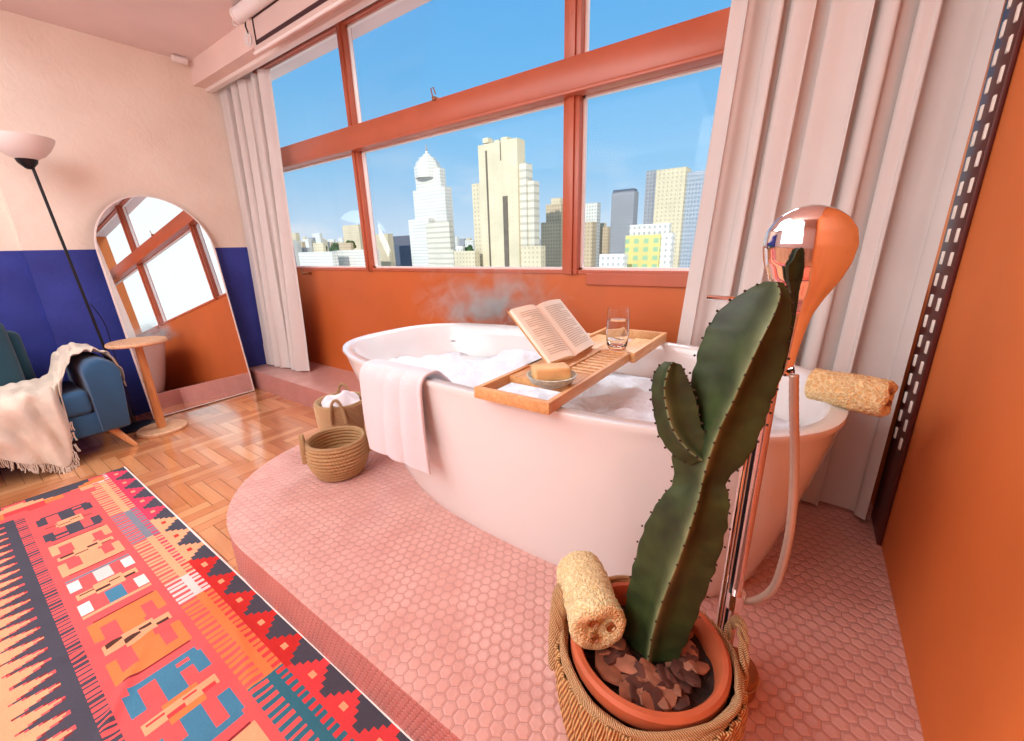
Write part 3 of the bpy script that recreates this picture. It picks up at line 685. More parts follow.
# hand shower: handle + spoon-like head
hsx = empty('hand_shower', (BX+.025, BY-.015, 1.0), None, None)
COL.objects.unlink(hsx); bpy.data.objects.remove(hsx)
hp = catmull([(.000, .998), (.000, 1.03), (-.001, 1.07), (-.006, 1.11), (-.018, 1.145), (-.024, 1.18), (-.018, 1.215), (-.006, 1.25), (0, 1.30)], 5)
def spoon(z):
    pts = [(.995, .011), (1.03, .0135), (1.06, .0155), (1.09, .019), (1.12, .025), (1.15, .038), (1.18, .055), (1.21, .066), (1.24, .0705), (1.265, .066), (1.285, .053), (1.30, .032), (1.307, .006)]
    for (a, ra), (b, rb) in zip(pts, pts[1:]):
        if z <= b: return ra+(rb-ra)*(z-a)/(b-a)
    return .006
P = []; N = 60
for i in range(N+1):
    z = .995 + .312*i/N; w = spoon(z); f = max(0, (z-1.10)/.20); dep = .011*(1-f)+.012*f; cx_ = BX+.020 + (.000 if z < 1.1 else .0)+ .004*math.sin((z-1)*10); yoff = BY-.014 - .02*f*f
    row = []
    for k in range(36):
        th = 2*PI*k/36; c, s_ = math.cos(th), math.sin(th)
        back = dep*(1+.9*f*(1-abs(c)**2)) if s_ < 0 else dep*.6
        sgn = abs(s_)**.8; row.append((cx_+w*c, yoff+((-1 if s_ < 0 else 1)*sgn*(w*(.62-.12*f) if s_ < 0 else dep*.5)), z))
    P.append(row)
MB().grid(P, closed_v=True, cap0=True, cap1=True).build('hand_shower', 'chrome', sh, angle=180, sub=1)
hose = catmull([(.006, .93, 1.0), (.016, .925, .93), (.027, .925, .86), (.040, .925, .76), (.047, .925, .66), (.046, .93, .57), (.038, .935, .50), (.015, .94, .45), (-.008, .945, .428), (-.03, .945, .42)], 10)
MB().tube([(p.x, p.y, p.z) for p in hose], [.0082+.0007*(i % 2) for i in range(len(hose))], 12).build('hose', mat('beige_shower_hose', (206, 186, 170), .35, metal=.5, noise_scale=20, var=.05), sh, angle=180)
MB().tube([(-.03, .945, .40), (-.03, .945, .445)], .02, 20).build('valve_body', 'chrome', sh)
# ------------------------------------------------------------------ baskets on the platform
def coil_basket(name, c, r0_, r1_, h, label, coils, mname, hand=True, bulge=.02, ha=0, hz=.05):
    e = empty(name, (c[0], c[1], PZ), label, 'basket', None); prof = [(.001, PZ+.003), (r0_*.9, PZ+.003)]; inner = []
    for i in range(coils*6+1):
        f = i/(coils*6); rr = r0_+(r1_-r0_)*f+bulge*math.sin(PI*f); b = abs(math.sin(PI*f*coils))*.009; prof.append((rr+b, PZ+.004+h*f)); inner.append((rr-.008-b*.6, PZ+.004+h*f))
    prof += inner[::-1] + [(r0_*.9, PZ+.010), (.001, PZ+.010)]
    mb = MB().lathe(prof, (c[0], c[1], 0), 80); mb.build('woven_body', mname, e, angle=60)
    rr = r1_; MB().tube([(c[0]+(rr-.002)*math.cos(k*2*PI/60), c[1]+(rr-.002)*math.sin(k*2*PI/60), PZ+h+.006) for k in range(60)], .0085, 10, closed=True).build('rim', 'jute_h', e)
    if hand:
        for s_ in (0, PI):
            th = ha+s_; d = Vector((math.cos(th), math.sin(th), 0)); t_ = Vector((-d.y, d.x, 0)); mb = MB()
            for q in (-1, 0, 1):
                mb.tube([Vector((c[0], c[1], PZ+h-.045)) + d*(rr+.016+.004*q) + t_*(-.038*math.cos(PI*k/16)) + Vector((0, 0, (.045+hz)*math.sin(PI*k/16)-.035*(1-math.sin(PI*k/16)))) for k in range(17)], .0075, 8)
            mb.build('handle', 'jute_h', e)
    return e
coil_basket('seagrass_basket', (-1.80, 1.00), .102, .134, .18, 'round coiled seagrass basket with two handles at the edge of the platform', 10, 'seagrass', ha=math.radians(58))
coil_basket('rush_basket', (-2.13, 1.245), .115, .135, .235, 'pale woven basket holding a white cloth behind the smaller round basket', 26, 'rushmat', ha=math.radians(140), bulge=.005, hz=.06)
P = []
for i in range(26):
    u = i/25; row = []
    for j in range(26):
        v = j/25; a, b = (u-.5)*2, (v-.5)*2; r = max(abs(a), abs(b)) ; 
        k = max(abs(a), abs(b))/max(1e-6, math.hypot(a, b)); x, y = a*k*.105, b*k*.105
        z = PZ+.235 + .045*(1-r*r) + .016*math.sin(a*5+b*2) + .02*noise.noise((a*2, b*2, 3))
        if a*.6+b*(-.2) > .0: z += .0
        row.append((-2.13+x+.01, 1.245+y, z))
    P.append(row)
tag(MB().grid(P).build('folded_cloth', 'towel', angle=180, sub=1), 'crumpled white cloth tucked inside the pale woven basket', 'cloth')

# ------------------------------------------------------------------ mirror
mA = Vector((-4.175, 1.590, .006)); mB = Vector((-4.142, .815, .006)); wv = (mA-mB); mw = wv.length; wx = wv.normalized()
nrm = Vector((wx.y, -wx.x, 0)); 
lean = math.radians(7.0); upv = Vector((0, 0, 1))*math.cos(lean) - nrm*math.sin(lean)
nn = nrm*math.cos(lean) + Vector((0, 0, 1))*math.sin(lean)
mir = empty('arched_mirror', (mA+mB)/2, 'tall arched mirror with a thin pale rim leaning on the blue wall', 'mirror')
hs_ = 1.29
def arch(inset, off):
    r = mw/2-inset; pts = [(-r, inset), (r, inset), (r, hs_)] + [(r*math.cos(PI*k/32), hs_+r*1.12*math.sin(PI*k/32)) for k in range(1, 32)] + [(-r, hs_)]
    c = (mA+mB)/2; return [c + wx*x + upv*z + nn*off for x, z in pts]
mb = MB(); mb.poly(arch(.008, .0125)); mb.build('glass', 'mirror', mir, smooth=False)
mb = MB(); a0, a1, a2, a3 = arch(0, -.0), arch(0, .016), arch(.009, .016), arch(.009, .010); mb.grid([a0, a1, a2, a3], closed_v=True); mb.build('rim', 'trackpaint', mir, smooth=False)
mb = MB(); mb.poly(arch(0, 0)); mb.build('backing', 'black', mir, smooth=False)

# ------------------------------------------------------------------ side table
tx, ty = -3.815, .785
stb = empty('side_table', (tx, ty, 0), 'small round pedestal side table of pale wood in front of the mirror', 'table')
MB().lathe([(.001, .664), (.16, .664), (.168, .672), (.168, .682), (.162, .690), (.001, .690)], (tx, ty, 0), 56).build('table_top', 'oak', stb)
MB().tube([(tx, ty, .022), (tx, ty, .665)], [.029, .022], 24).build('pedestal', 'leg', stb)
MB().lathe([(.001, .0), (.148, .0), (.152, .006), (.152, .02), (.146, .026), (.001, .026)], (tx, ty, 0), 56).build('base', 'oak', stb)

# ------------------------------------------------------------------ floor lamp
lx, ly = -4.08, .655
lamp = empty('floor_lamp', (lx, ly, 0), 'black torchiere floor lamp with a white bowl shade behind the sofa arm', 'lamp')
MB().lathe([(.001, .03), (.02, .03), (.06, .024), (.115, .014), (.122, 0), (.001, 0)], (lx+.02, ly+.03, 0), 48).build('base', 'black', lamp)
MB().tube([(lx+.02, ly+.03, .025), (lx-.01, ly-.06, 1.82)], .0085, 14).build('pole', 'black', lamp)
sx_, sy_ = lx-.01, ly-.075
MB().lathe([(.012, 1.80), (.02, 1.805), (.045, 1.835), (.052, 1.86), (.001, 1.86)], (sx_, sy_, 0), 32).build('socket_cup', 'black', lamp)
MB().lathe([(.05, 1.855), (.09, 1.88), (.125, 1.92), (.150, 1.965), (.154, 1.98), (.149, 1.98), (.12, 1.925), (.085, 1.887), (.04, 1.865)], (sx_, sy_, 0), 48).build('lamp_shade', 'shade', lamp)
tag(MB().tube(catmull([(-4.06, .655, .95), (-4.10, .70, .8), (-4.12, .705, .6), (-4.13, .71, .35), (-4.18, .72, .1), (-4.25, .73, .012)], 6), .003, 6).build('power_cord', 'black'), 'thin black power cord hanging behind the floor lamp pole', 'cord')

# ------------------------------------------------------------------ sofa
sofa = empty('sofa', (-3.95, -.5, 0), 'petrol blue upholstered sofa with slanted wooden legs against the blue wall', 'sofa')
MB().box((-4.24, -1.45, .15), (-3.645, .60, .30), .02, 3).build('base_frame', 'navy', sofa)
MB().box((-4.10, -1.28, .30), (-3.63, .448, .455), .035, 4).build('seat_cushion', 'navy', sofa)
def arm(y0, y1):
    P = []
    out = [(y0, .16), (y0, .50), (y0-.004, .56), (y0+.01, .60), (y0+.04, .627), (y0+.085, .635), (y1-.055, .625), (y1-.02, .597), (y1, .55), (y1-.008, .40), (y1-.03, .16)]
    n = len(out)
    for x, s_ in ((-4.24, 1), (-3.665, 1), (-3.640, .98), (-3.63, .93)):
        cy_, cz = (y0+y1)/2, .40; P.append([(x, cy_+(y-cy_)*s_, cz+(z-cz)*s_) for y, z in out])
    return MB().grid(P, closed_v=True, cap0=True, cap1=True)
arm(.452, .625).build('armrest', 'navy', sofa, angle=50); arm(-1.60, -1.42).build('armrest', 'navy', sofa, angle=50)
mb = MB().box((-.07, -1.45, .28), (.07, .30, .82), .05, 4, Matrix.Translation((-4.17, 0, 0)) @ Matrix.Rotation(-.06, 4, 'Y')); mb.build('backrest', 'teal', sofa)
for y0, y1 in ((-1.40, -.56), (-.54, .24)):
    P = []
    for i in range(15):
        u = i/14; row = []
        for j in range(15):
            v = j/14; e = (1-(2*u-1)**6)*(1-(2*v-1)**6); z = .46+.46*v; y = y0+(y1-y0)*(.0+u); row.append((-4.09+.085*e - (z-.46)*.14 + .02, y, z - .05*(max(0, abs(2*u-1)-.6)/.4)**2*v))
        P.append(row)
    mb = MB().grid(P); mb.build('back_cushion', 'teal', sofa, angle=180, solid=.07, sub=1)
for (x, y, dx, dy) in ((-3.72, .50, .07, .09), (-4.16, .50, -.04, .05), (-3.72, -1.35, .07, -.09), (-4.16, -1.35, -.04, -.05)):
    MB().tube([(x, y, .16), (x+dx, y+dy, .0)], [.025, .014], 16).build('leg', 'leg', sofa)

# throw blanket
rows = [
 [(-4.12, .655, .40), (-4.05, .66, .43), (-3.98, .66, .41), (-3.90, .66, .40), (-3.84, .665, .37), (-3.80, .66, .40)],
 [(-4.12, .645, .56), (-4.05, .645, .56), (-3.98, .645, .57), (-3.91, .645, .57), (-3.84, .64, .57), (-3.79, .635, .58)],
 [(-4.15, .56, .655), (-4.05, .56, .66), (-3.96, .56, .655), (-3.89, .56, .655), (-3.82, .56, .65), (-3.76, .56, .65)],
 [(-4.15, .46, .665), (-4.05, .46, .67), (-3.95, .46, .66), (-3.87, .46, .66), (-3.80, .45, .655), (-3.72, .45, .65)],
 [(-4.1, .39, .60), (-4.0, .39, .58), (-3.9, .385, .58), (-3.82, .38, .57), (-3.72, .36, .53), (-3.64, .345, .49)],
 [(-4.05, .33, .50), (-3.9, .33, .495), (-3.75, .32, .49), (-3.625, .315, .475), (-3.595, .30, .28), (-3.58, .28, .06)],
 [(-4.04, .22, .50), (-3.9, .2, .49), (-3.75, .18, .49), (-3.625, .2, .465), (-3.595, .19, .27), (-3.575, .18, .07)],
 [(-4.04, .08, .50), (-3.9, .05, .49), (-3.75, .03, .49), (-3.625, .03, .465), (-3.595, .05, .30), (-3.585, .05, .15)],
 [(-4.04, -.1, .50), (-3.9, -.12, .49), (-3.75, -.14, .49), (-3.625, -.14, .465), (-3.60, -.12, .35), (-3.59, -.1, .24)]]
cols = [catmull(r, 9) for r in rows]; G = [catmull([cols[i][j] for i in range(len(rows))], 8) for j in range(len(cols[0]))]
n1, n2 = len(G), len(G[0])
for a in range(n1):
    for b in range(n2):
        p = G[a][b]; k = .5+.5*a/n1
        wv_ = math.sin(b*.75+a*.09+math.sin(a*.17)*1.6)*.028*k + noise.noise((a*.15, b*.3, 2))*.02
        if a > n1*.6 and b > 38: p.x += wv_+.006
        else: p.z += abs(wv_)*1.1+.002; p.y += wv_*.3
th_ = MB().grid(G).build('throw_blanket', 'throw', angle=180, solid=.006, sub=1); tag(th_, 'beige fringed knit throw draped over the arm and seat of the sofa', 'blanket')
mb = MB(); rr_ = random.Random(3)
for b in range(36, n2):
    for q in range(3):
        p = Vector(G[-1][b]); p.y += q*.007; mb.tube([p, p+Vector((.004*rr_.uniform(-1, 1)+.003, .006*rr_.uniform(-1, 1), -.03)), p+Vector((.008*rr_.uniform(-1, 1)+.004, .012*rr_.uniform(-1, 1), -.055))], .0026, 5)
mb.build('fringe', 'throw', th_)['kind'] = 'stuff'

# ------------------------------------------------------------------ kilim rug
RED = (214, 58, 62); RED2 = (196, 34, 30); PINK = (208, 52, 84); CH = (66, 64, 76); PEACH = (236, 158, 116); ORG = (224, 120, 64); GRY = (120, 122, 134); TEAL = (44, 106, 124); BLUE = (62, 122, 152); PALE = (218, 198, 192); WHT = (236, 214, 206); MAR = (132, 28, 40); DK = (76, 44, 34); PINK2 = (236, 84, 84)
bounds = [.30, .66, 1.01, 1.38, 1.79, 2.20, 2.62, 3.05, 3.5]; fgs = [CH, PEACH, 'mix', ORG, BLUE, PEACH, CH, ORG, BLUE]
def q_(v, n): return math.floor(v*n)/n
def rug_col(s, t):
    T = t if t < .75 else 1.5-t
    if s < .008 or t < .004 or t > 1.496: return WHT if t < .004 or t > 1.496 else DK
    if s < .10 and t > .10:
        z = abs(((t*3.0+.15) % 1)-.5)*2; h = q_(z, 5)*.10
        if s > h+.03: return PEACH if int(t*3.0+.15) % 2 else ORG
        return CH if z > .25 else PINK2
    if s < .20 and T > .16:
        k = int(t/.07); c = (RED, ORG, PEACH, PINK2, ORG, RED)[k % 6]
        return c if s < .155+.02*(k % 2) else PINK2
    if T < .088:
        per = .165; k = int(s/per); a = abs((s/per) % 1-.5)*2; lim = q_(a, 5)*.082
        med = (PINK, CH if False else PINK, PINK, PINK, PINK, PEACH, PEACH, PEACH, RED2, RED2, RED2, RED2, RED2, RED, RED, RED, RED, RED, RED, RED, RED)[k % 21]
        if T > lim+.002:
            if .040 < T < .058 and a < .16: return (PEACH if med != PEACH else RED2)
            return med
        return CH
    if T < .190:
        c = PINK2
        if s < .12: cc = PALE
        elif s < .62: cc = PEACH
        elif s < .98: cc = GRY
        elif s < 1.40: cc = PEACH
        elif s < 1.56: cc = PALE
        elif s < 2.12: cc = ORG
        elif s < 2.75: cc = TEAL
        else: cc = PEACH
        if .112 < T < .134: return cc
        per = .031; fr = (s/per) % 1
        w = .55
        if T <= .112: bg = RED if s > 1.3 else PINK
        else: bg = PINK2
        return cc if fr < w else bg
    if T < .212: return PINK2
    if T < .405:
        if s < .22: return PINK2
        for k in range(len(bounds)-1):
            if bounds[k] <= s < bounds[k+1]: break
        else: return PINK2
        a = (s-bounds[k])/(bounds[k+1]-bounds[k])*2-1; b = (T-.308)/.095; fg = fgs[k]
        if abs(a) > .95: return PINK2
        if abs(a) > .90 and fg != CH and abs(b) < .9: return MAR if k % 2 else PINK2
        A, B_ = abs(a), abs(b)
        # centre cross bars
        if A < .10 and B_ < .95:
            sb = b*(1 if a > 0 else -1)
            if .02 < A < .09 and ((.0 < sb < .42) or (-.85 < sb < -.45)): return DK if fg != BLUE else RED
            return PEACH if B_ < .5 else (PEACH if fg != CH else PINK2)
        if A < .20 and B_ < .45: return PEACH if fg != BLUE else ORG
        if fg == 'mix':
            if B_ > .68 and .30 < A < .72: return WHT
            if B_ < .26 and .25 < A < .75: return PALE if a < 0 else BLUE
            if .75 < A < .86: return PEACH if a > 0 else GRY
            return PINK2
        if fg in (CH, BLUE):
            if B_ > .68 and .32 < A < .78: return fg
            if B_ < .28 and .20 < A < .88: return fg
            if .76 < A < .88 and B_ < .9: return fg
            if .28 < B_ < .68 and .55 < A < .70 and a*b > 0: return fg
            return PINK2
        if .30 < A < .90:
            if .38 < B_ < .78 and A < .68: return PINK2 if k % 2 else RED
            return fg
        if B_ > .82: return PINK2
        return fg if B_ < .3 else PINK2
    if s < .22: return PINK2
    if T < .430: return PINK2
    if T < .468: return CH if (s/.0235) % 1 < .5 else PINK2
    if T < .500: return CH
    if T < .605:
        w = 1-(T-.497)/.105; f = abs((s/.070) % 1-.5)*2
        if f < w*.82-.03: return CH
        if f < w*1.0+.06: return MAR if f < w*.9 else PINK2
        return PEACH
    if .655 < T < .70 and int(s/.10) % 3 == 0: return (PINK2 if (s/.017) % 1 < .5 else PEACH)
    if .63 < T < .645 and int(s/.10) % 4 == 1: return GRY if (s/.017) % 1 < .5 else PEACH
    return PEACH if noise.noise((s*2, t*3, 5)) < .25 else (240, 170, 126)
RL, RW, st_ = 3.55, 1.5, .0085; ns, nt = int(RL/st_), int(RW/st_)
sv = np.linspace(0, RL, ns+1); tv = np.linspace(0, RW, nt+1); S_, T_ = np.meshgrid(sv, tv, indexing='ij')
X = -3.302+S_; Yr = .447-T_
def ridge(x, y, x0, y0, ang, w, h, L): 
    dx, dy = x-x0, y-y0; a = dx*math.cos(ang)+dy*math.sin(ang); b = -dx*math.sin(ang)+dy*math.cos(ang); return h*np.exp(-(b/w)**2-(a/L)**2)
Z = .009 + .0012*np.sin(X*9+Yr*4)*np.sin(Yr*13) + ridge(X, Yr, -1.72, .10, 1.9+PI/2+.7, .018, .012, .25) + ridge(X, Yr, -1.45, .02, 2.6, .016, .012, .2) + ridge(X, Yr, -1.30, .30, 2.9, .02, .006, .25)
co = np.stack([X, Yr, Z], -1).reshape(-1, 3)
idx = np.arange((ns+1)*(nt+1)).reshape(ns+1, nt+1)
fc = np.stack([idx[:-1, :-1], idx[:-1, 1:], idx[1:, 1:], idx[1:, :-1]], -1).reshape(-1, 4)
me = bpy.data.meshes.new('kilim_rug'); me.from_pydata(co.tolist(), [], fc.tolist()); me.update()
ca = me.attributes.new('dye', 'FLOAT_COLOR', 'FACE'); lc = {}
arr = np.ones((len(fc), 4), dtype=np.float32); rj = random.Random(9); k = 0
for i in range(ns):
    for j in range(nt):
        c = rug_col((i+.5)*st_, (j+.5)*st_)
        if c not in lc: lc[c] = lin(c)
        arr[k, :3] = lc[c]; k += 1
ca.data.foreach_set('color', arr.ravel())
rug = bpy.data.objects.new('kilim_rug', me); COL.objects.link(rug); me.materials.append(M['rug']); me.shade_smooth()
if me.polygons[0].normal.z < 0: me.flip_normals()
tag(rug, 'colourful red and orange kilim rug with charcoal spikes on the parquet', 'rug')
mb = MB().tube([(-3.302, .45, .006), (-1.5, .45, .006), (.2, .45, .006)], .005, 6); mb.build('edge_cord', 'trackpaint', rug)

# ------------------------------------------------------------------ city outside
GZ = -75
def X_(px, D, py=240): return at(px, py, D).x
def Z_(px, py, D): return at(px, py, D).z
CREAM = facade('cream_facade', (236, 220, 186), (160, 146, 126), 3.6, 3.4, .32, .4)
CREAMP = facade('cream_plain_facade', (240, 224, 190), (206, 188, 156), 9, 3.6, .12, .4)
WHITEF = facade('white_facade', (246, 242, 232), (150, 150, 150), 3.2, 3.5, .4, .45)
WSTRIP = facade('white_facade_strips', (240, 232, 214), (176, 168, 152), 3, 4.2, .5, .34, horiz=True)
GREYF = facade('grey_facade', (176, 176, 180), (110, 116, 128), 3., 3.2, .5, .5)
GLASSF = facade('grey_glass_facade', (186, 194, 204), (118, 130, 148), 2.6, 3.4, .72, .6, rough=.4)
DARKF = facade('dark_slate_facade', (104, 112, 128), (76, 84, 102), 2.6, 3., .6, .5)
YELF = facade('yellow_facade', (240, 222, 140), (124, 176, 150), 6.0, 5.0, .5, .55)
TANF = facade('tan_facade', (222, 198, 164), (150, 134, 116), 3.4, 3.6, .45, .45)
ROOFM = mat('concrete_roof', (214, 206, 196), .9, noise_scale=.3, var=.08)
GREEN = mat('tree_foliage', (70, 100, 50), .9, noise_scale=.4, var=.4, bump=1, bscale=.6, bdist=1.5)
STRIPE = mat('dark_window_band', (112, 100, 86), .6, noise_scale=.4, var=.15)
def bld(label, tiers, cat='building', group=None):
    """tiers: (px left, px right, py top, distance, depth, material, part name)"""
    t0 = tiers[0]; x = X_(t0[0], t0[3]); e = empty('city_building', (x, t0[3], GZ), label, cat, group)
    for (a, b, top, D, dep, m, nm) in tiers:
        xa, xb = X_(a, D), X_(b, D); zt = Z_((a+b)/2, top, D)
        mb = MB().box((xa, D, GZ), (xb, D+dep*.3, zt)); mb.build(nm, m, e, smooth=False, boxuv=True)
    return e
# stepped white tower with crown and spire
D = 150
tw_ = bld('white stepped skyscraper tapering to a small crown and mast', [(417, 448, 188, D, 16, WHITEF, 'shaft'), (410, 430, 219, D-4, 12, WHITEF, 'base_wing'), (427, 450, 222, D-6, 8, WSTRIP, 'base_block'), (420.5, 444.5, 169, D+2, 12, WHITEF, 'upper_shaft'), (434, 452.5, 250, D-9, 8, WSTRIP, 'low_block')])
xc = (X_(420.5, D+4)+X_(446, D+4))/2+.3; z0 = Z_(433, 170, D+8); k_ = (X_(446, D+8)-X_(420.5, D+8))/25.5
def hz(py): return Z_(433, py, D+4)
mb = MB().lathe([(9.0*k_, hz(178)), (9.0*k_, hz(166)), (8.0*k_, hz(165.5)), (7.6*k_, hz(161)), (6.0*k_, hz(160.4)), (5.4*k_, hz(157)), (3.4*k_, hz(156)), (2.6*k_, hz(153.4)), (1.2*k_, hz(153)), (1.*k_, hz(150)), (.5*k_, hz(149.6))], (xc, D+4, 0), 8); mb.build('crown', WHITEF, tw_, smooth=False)
MB().tube([(xc, D+4, hz(152)), (xc, D+4, hz(142.5))], [.8*k_, .3*k_], 8).build('mast', GREYF, tw_)
# cream stepped tower
D = 120
cr = bld('tall cream stepped tower with a dark vertical window band', [(482, 519, 141, D, 15, CREAMP, 'shaft'), (474.5, 484, 183, D+1, 12, CREAM, 'left_wing'), (519, 527, 163, D+1, 13, WSTRIP, 'right_step'), (526, 534.5, 181, D+2, 11, WSTRIP, 'lower_right_step'), (521, 541, 246, D-6, 9, CREAM, 'annex')])
mb = MB().box((X_(504, D-.2), D-.25, GZ), (X_(508.5, D-.2), D+.1, Z_(506, 196, D)))
mb.box((X_(503, D), D-.2, Z_(504, 160, D)), (X_(503.6, D), D+.1, Z_(504, 141, D))); mb.box((X_(489, D), D-.2, GZ), (X_(490.4, D), D+.1, Z_(490, 150, D))); mb.build('window_band', STRIPE, cr, smooth=False)
mb = MB()
for a, b, tp in ((485, 490, 137), (496, 500, 139), (502, 508, 136.5), (512, 516, 139)): mb.box((X_(a, D), D+1, Z_(a, 142, D)), (X_(b, D), D+4, Z_(a, tp, D)))
mb.build('roof_blocks', CREAMP, cr, smooth=False)
# others
bld('rounded tan apartment tower right of the tall cream tower', [(541, 561, 222, 170, 18, TANF, 'lower_floors'), (546, 561, 204, 174, 14, TANF, 'upper_floors'), (551, 560, 198, 178, 8, CREAM, 'roof_block')])
bld('pale stepped building just right of the middle mullion', [(582, 592, 222, 160, 14, TANF, 'lower_floors'), (582, 596, 203, 190, 14, WHITEF, 'upper_floors')])
bld('narrow tan block between the mullion and the grey tower', [(591, 608, 227, 200, 16, TANF, 'walls'), (596, 604, 223, 203, 8, CREAM, 'roof_block')])
bld('slim grey office tower with a darker roof storey', [(610, 632, 192, 190, 18, GREYF, 'shaft'), (611, 631, 189.5, 191, 15, DARKF, 'roof_storey')])
bg = bld('tall cream and blue-grey glass tower beside the right curtain', [(652, 680, 169, 165, 26, CREAM, 'cream_face'), (642, 652.3, 171, 168, 24, GREYF, 'grid_side'), (679.5, 698, 172, 167, 26, GLASSF, 'glass_face')])
bld('grey glass tower partly hidden by the right curtain', [(700, 722, 178, 190, 22, GLASSF, 'shaft')])
bld('yellow building with green windows and a white roof storey', [(625.5, 660, 235, 110, 9, YELF, 'yellow_front'), (660, 672, 233, 111, 9, WHITEF, 'side_wing'), (629, 668, 224, 114, 7, WHITEF, 'roof_storey')])
bld('low white building in front of the grey office tower', [(600, 625, 254, 100, 8, WHITEF, 'walls')])
bld('dark slate office block left of the white stepped skyscraper', [(387, 411, 236, 170, 14, DARKF, 'walls')])
bld('pale cream block just right of the left mullion', [(374, 388, 234, 150, 12, CREAM, 'walls')])
bld('beige block between the two tall towers', [(453, 474, 251, 115, 9, CREAM, 'walls'), (455, 462, 246, 118, 4, WHITEF, 'roof_block')])
bld('cream block with a flat roof left of the left mullion', [(344, 360, 225, 180, 14, CREAM, 'walls')])
bld('low white apartment block with a terrace nearest the left curtain', [(296, 330, 252, 120, 10, WHITEF, 'walls'), (312, 322, 243, 122, 5, CREAM, 'roof_block')])
bld('low pale block beneath the flat-roofed cream block', [(330, 373, 250, 130, 10, WHITEF, 'walls'), (338, 350, 243, 133, 5, TANF, 'roof_block')])
rr = random.Random(12)
k = 0
for (s0, s1, tb, lay) in ((286, 374, 238, 2), (372, 422, 238, 1), (448, 488, 237, 1), (538, 612, 234, 1)):
    for q in range(lay):
        x = s0
        while x < s1:
            w = rr.uniform(4, 9); D = 215 + 30*(k % 9) + 5*(k // 9 % 5) ; tb2 = tb+q*6+rr.uniform(-5, 6)
            e = empty('distant_building', (X_(x, D), D, GZ), 'pale distant building in the low skyline along the horizon', 'building', 'distant skyline buildings')
            MB().box((X_(x, D), D, GZ), (X_(x+w-.3, D), D+4, Z_(x, tb2, D))).build('walls', [WHITEF, CREAM, TANF, WHITEF, GREYF][k % 5], e, smooth=False, boxuv=True)
            if k % 3 == 0: MB().box((X_(x+1, D), D+.5, Z_(x, tb2, D)), (X_(x+w*.5, D), D+3, Z_(x, tb2-2, D))).build('roof_block', CREAM, e, smooth=False, boxuv=True)
            k += 1; x += w*rr.uniform(.8, 1.05)
for (px, py, D, r) in ((468, 250, 126, 2.0), (335, 247, 144, 2.6), (352, 245, 148, 2.2), (322, 249, 140, 2.4)):
    c = at(px, py, D); mb = MB(); rx = random.Random(px)
    for q in range(9):
        b = bmesh.new(); b.loops.layers.uv.new('UVMap'); bmesh.ops.create_icosphere(b, subdivisions=2, radius=r*rx.uniform(.5, .8))
        mb.merge(b, Matrix.Translation((c.x+rx.uniform(-r, r), D+rx.uniform(-.5, .5)*r, c.z+rx.uniform(-.6, .5)*r)))
    e = empty('rooftop_tree', (c.x, D, c.z-r), 'dark green tree among the low roofs of the city', 'tree', 'trees among the city roofs'); mb.build('foliage', GREEN, e); MB().tube([(c.x, D, c.z-12), (c.x, D, c.z)], .3, 8).build('trunk', STRIPE, e)
tag(MB().box((-1500, 60, GZ-1), (900, 2500, GZ)).build('ground', ROOFM, smooth=False), kind='structure')

# ------------------------------------------------------------------ steam
sb = MB().box((-1.95, 1.62, .815), (-.95, 2.04, 1.17)).build('steam', 'white', smooth=False)
t = NT('steam_vapour'); t.t.nodes.remove(t.b); vo = t.n('ShaderNodeVolumePrincipled'); tc = t.n('ShaderNodeTexCoord')
vo.inputs['Color'].default_value = (1, .97, .95, 1); vo.inputs['Anisotropy'].default_value = -.35
mp = t.n('ShaderNodeMapping'); mp.inputs['Scale'].default_value = (5.5, 4, 4.2); mp.inputs['Rotation'].default_value = (0, .45, 0); t.l(tc.outputs['Object'], mp.inputs[0])
nz = t.n('ShaderNodeTexNoise', i_Scale=1.35, i_Detail=5., i_Roughness=.6, i_Distortion=1.2); t.l(mp.outputs[0], nz.inputs['Vector'])
d0 = t.math('MULTIPLY', t.math('MAXIMUM', t.math('SUBTRACT', nz.outputs[0], .50), 0), 1)
sp = t.n('ShaderNodeSeparateXYZ'); t.l(tc.outputs['Generated'], sp.inputs[0])
def hump(o, k=4): return t.math('MULTIPLY', t.math('MULTIPLY', o, t.math('SUBTRACT', 1, o)), k)
gz = t.math('MULTIPLY', t.math('SUBTRACT', 1, sp.outputs[2]), t.math('MINIMUM', t.math('MULTIPLY', sp.outputs[2], 8), 1))
dd = t.math('MULTIPLY', t.math('MULTIPLY', d0, t.math('MULTIPLY', hump(sp.outputs[0]), hump(sp.outputs[1]))), t.math('MULTIPLY', gz, 80))
t.l(dd, vo.inputs['Density']); t.l(vo.outputs[0], t.out.inputs['Volume'])
sb.data.materials.clear(); sb.data.materials.append(t.m); tag(sb, 'faint wisps of steam rising from the far left end of the bathtub', 'steam', kind='stuff')

# ------------------------------------------------------------------ light
w = bpy.data.worlds.new('sky'); SC.world = w; w.use_nodes = True; nt_ = w.node_tree; nt_.nodes.clear()
tc = nt_.nodes.new('ShaderNodeTexCoord'); sp = nt_.nodes.new('ShaderNodeSeparateXYZ'); nt_.links.new(tc.outputs['Generated'], sp.inputs[0])
rp = nt_.nodes.new('ShaderNodeValToRGB'); el = rp.color_ramp.elements; el.new(.5); el.new(.5); el.new(.5)
for e_, (p, c) in zip(el, ((.0, (206, 220, 234)), (.04, (200, 222, 242)), (.16, (150, 202, 240)), (.32, (116, 186, 238)), (.6, (84, 164, 232)))):
    e_.position = p; e_.color = (*lin(c), 1)
nt_.links.new(sp.outputs[2], rp.inputs[0])
mp = nt_.nodes.new('ShaderNodeMapping'); mp.inputs['Scale'].default_value = (2.2, 2.2, 7); nt_.links.new(tc.outputs['Generated'], mp.inputs[0])
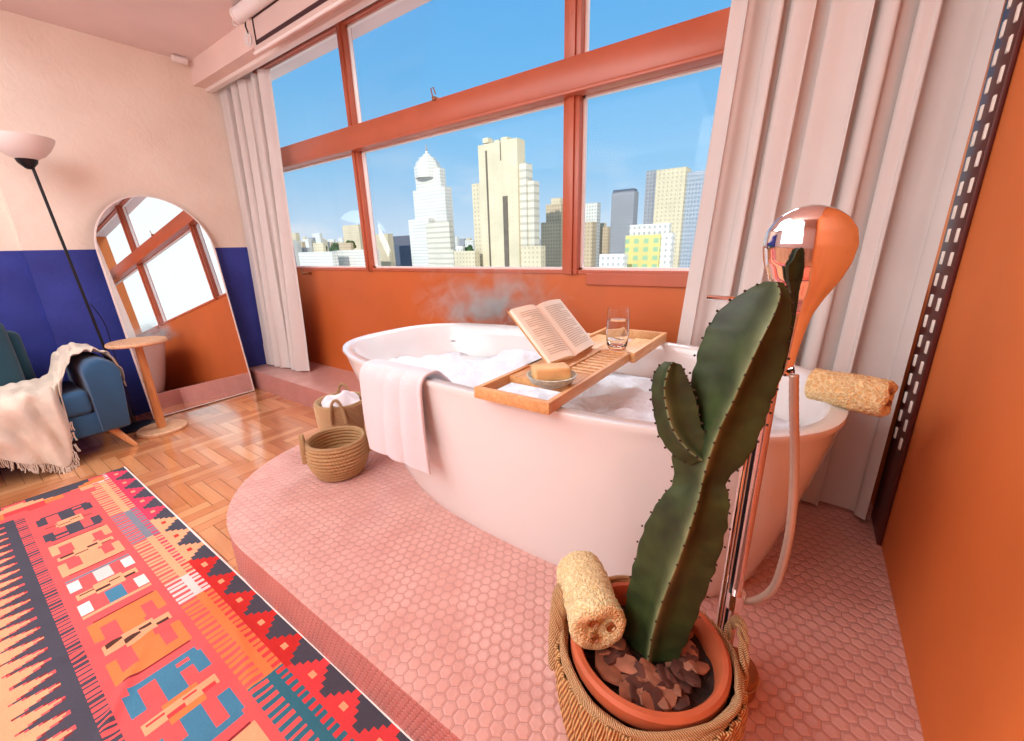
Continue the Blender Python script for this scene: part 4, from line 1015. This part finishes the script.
nz = nt_.nodes.new('ShaderNodeTexNoise'); nz.inputs['Scale'].default_value = 2.; nz.inputs['Detail'].default_value = 6; nt_.links.new(mp.outputs[0], nz.inputs['Vector'])
r2 = nt_.nodes.new('ShaderNodeValToRGB'); r2.color_ramp.elements[0].position = .52; r2.color_ramp.elements[0].color = (0, 0, 0, 1); r2.color_ramp.elements[1].position = .75; r2.color_ramp.elements[1].color = (1, 1, 1, 1); nt_.links.new(nz.outputs[0], r2.inputs[0])
r3 = nt_.nodes.new('ShaderNodeValToRGB'); a_ = r3.color_ramp.elements; a_[0].position = .05; a_[0].color = (.8, .8, .8, 1); a_[1].position = .22; a_[1].color = (0, 0, 0, 1); nt_.links.new(sp.outputs[2], r3.inputs[0])
mm = nt_.nodes.new('ShaderNodeMath'); mm.operation = 'MULTIPLY'; nt_.links.new(r2.outputs[0], mm.inputs[0]); nt_.links.new(r3.outputs[0], mm.inputs[1])
mx = nt_.nodes.new('ShaderNodeMix'); mx.data_type = 'RGBA'; nt_.links.new(mm.outputs[0], mx.inputs[0]); nt_.links.new(rp.outputs[0], mx.inputs[6]); mx.inputs[7].default_value = (*lin((240, 240, 244)), 1)
r4 = nt_.nodes.new('ShaderNodeMapRange'); r4.interpolation_type = 'SMOOTHSTEP'; r4.inputs[1].default_value = .18; r4.inputs[2].default_value = .62; nt_.links.new(sp.outputs[0], r4.inputs[0])
mx2 = nt_.nodes.new('ShaderNodeMix'); mx2.data_type = 'RGBA'; nt_.links.new(r4.outputs[0], mx2.inputs[0]); nt_.links.new(mx.outputs[2], mx2.inputs[6]); mx2.inputs[7].default_value = (1.15, 1.17, 1.16, 1); mx = mx2
bg = nt_.nodes.new('ShaderNodeBackground'); bg.inputs[1].default_value = 1.05; nt_.links.new(mx.outputs[2], bg.inputs[0]); ow = nt_.nodes.new('ShaderNodeOutputWorld'); nt_.links.new(bg.outputs[0], ow.inputs[0])
def light(name, typ, loc, target, energy, color, size=None, sy=None):
    ld = bpy.data.lights.new(name, typ); ld.energy = energy; ld.color = color
    if typ == 'AREA': ld.shape = 'RECTANGLE'; ld.size = size; ld.size_y = sy or size
    if typ == 'SUN': ld.angle = math.radians(1)
    o = bpy.data.objects.new(name, ld); COL.objects.link(o); o.location = loc
    o.rotation_euler = (Vector(target)-Vector(loc)).to_track_quat('-Z', 'Y').to_euler(); return o
light('sun', 'SUN', (-30, -60, 60), (-60, 100, 0), 3.1, (1, .95, .86))
light('daylight_fill', 'AREA', (-1.8, 7.5, 9.2), (-1.6, 1.0, .8), 1700, (.97, .99, 1), 7, 5)  # added area lamp outside, above the view, for daylight and tile highlights
light('room_fill', 'AREA', (-2.5, -.3, 2.70), (-2.5, .4, 0), 120, (.90, .97, 1), 2.8, 2.6)  # added fill under the ceiling to lift the interior; no fixture there
light('room_fill_back', 'AREA', (-1.6, -2.2, 1.8), (-2.2, 1.5, 1.2), 36, (.90, .97, 1), 2.4, 1.6)  # added fill behind the camera, no real source
light('wall_fill', 'AREA', (-.9, -1.4, 2.3), (.36, .9, 1.7), 20, (1, .93, .86), .8, .6)  # unseen fill added to brighten the orange right wall
SC.view_settings.view_transform = 'Standard'; SC.view_settings.look = 'None'; SC.view_settings.exposure = 0; SC.view_settings.gamma = 1
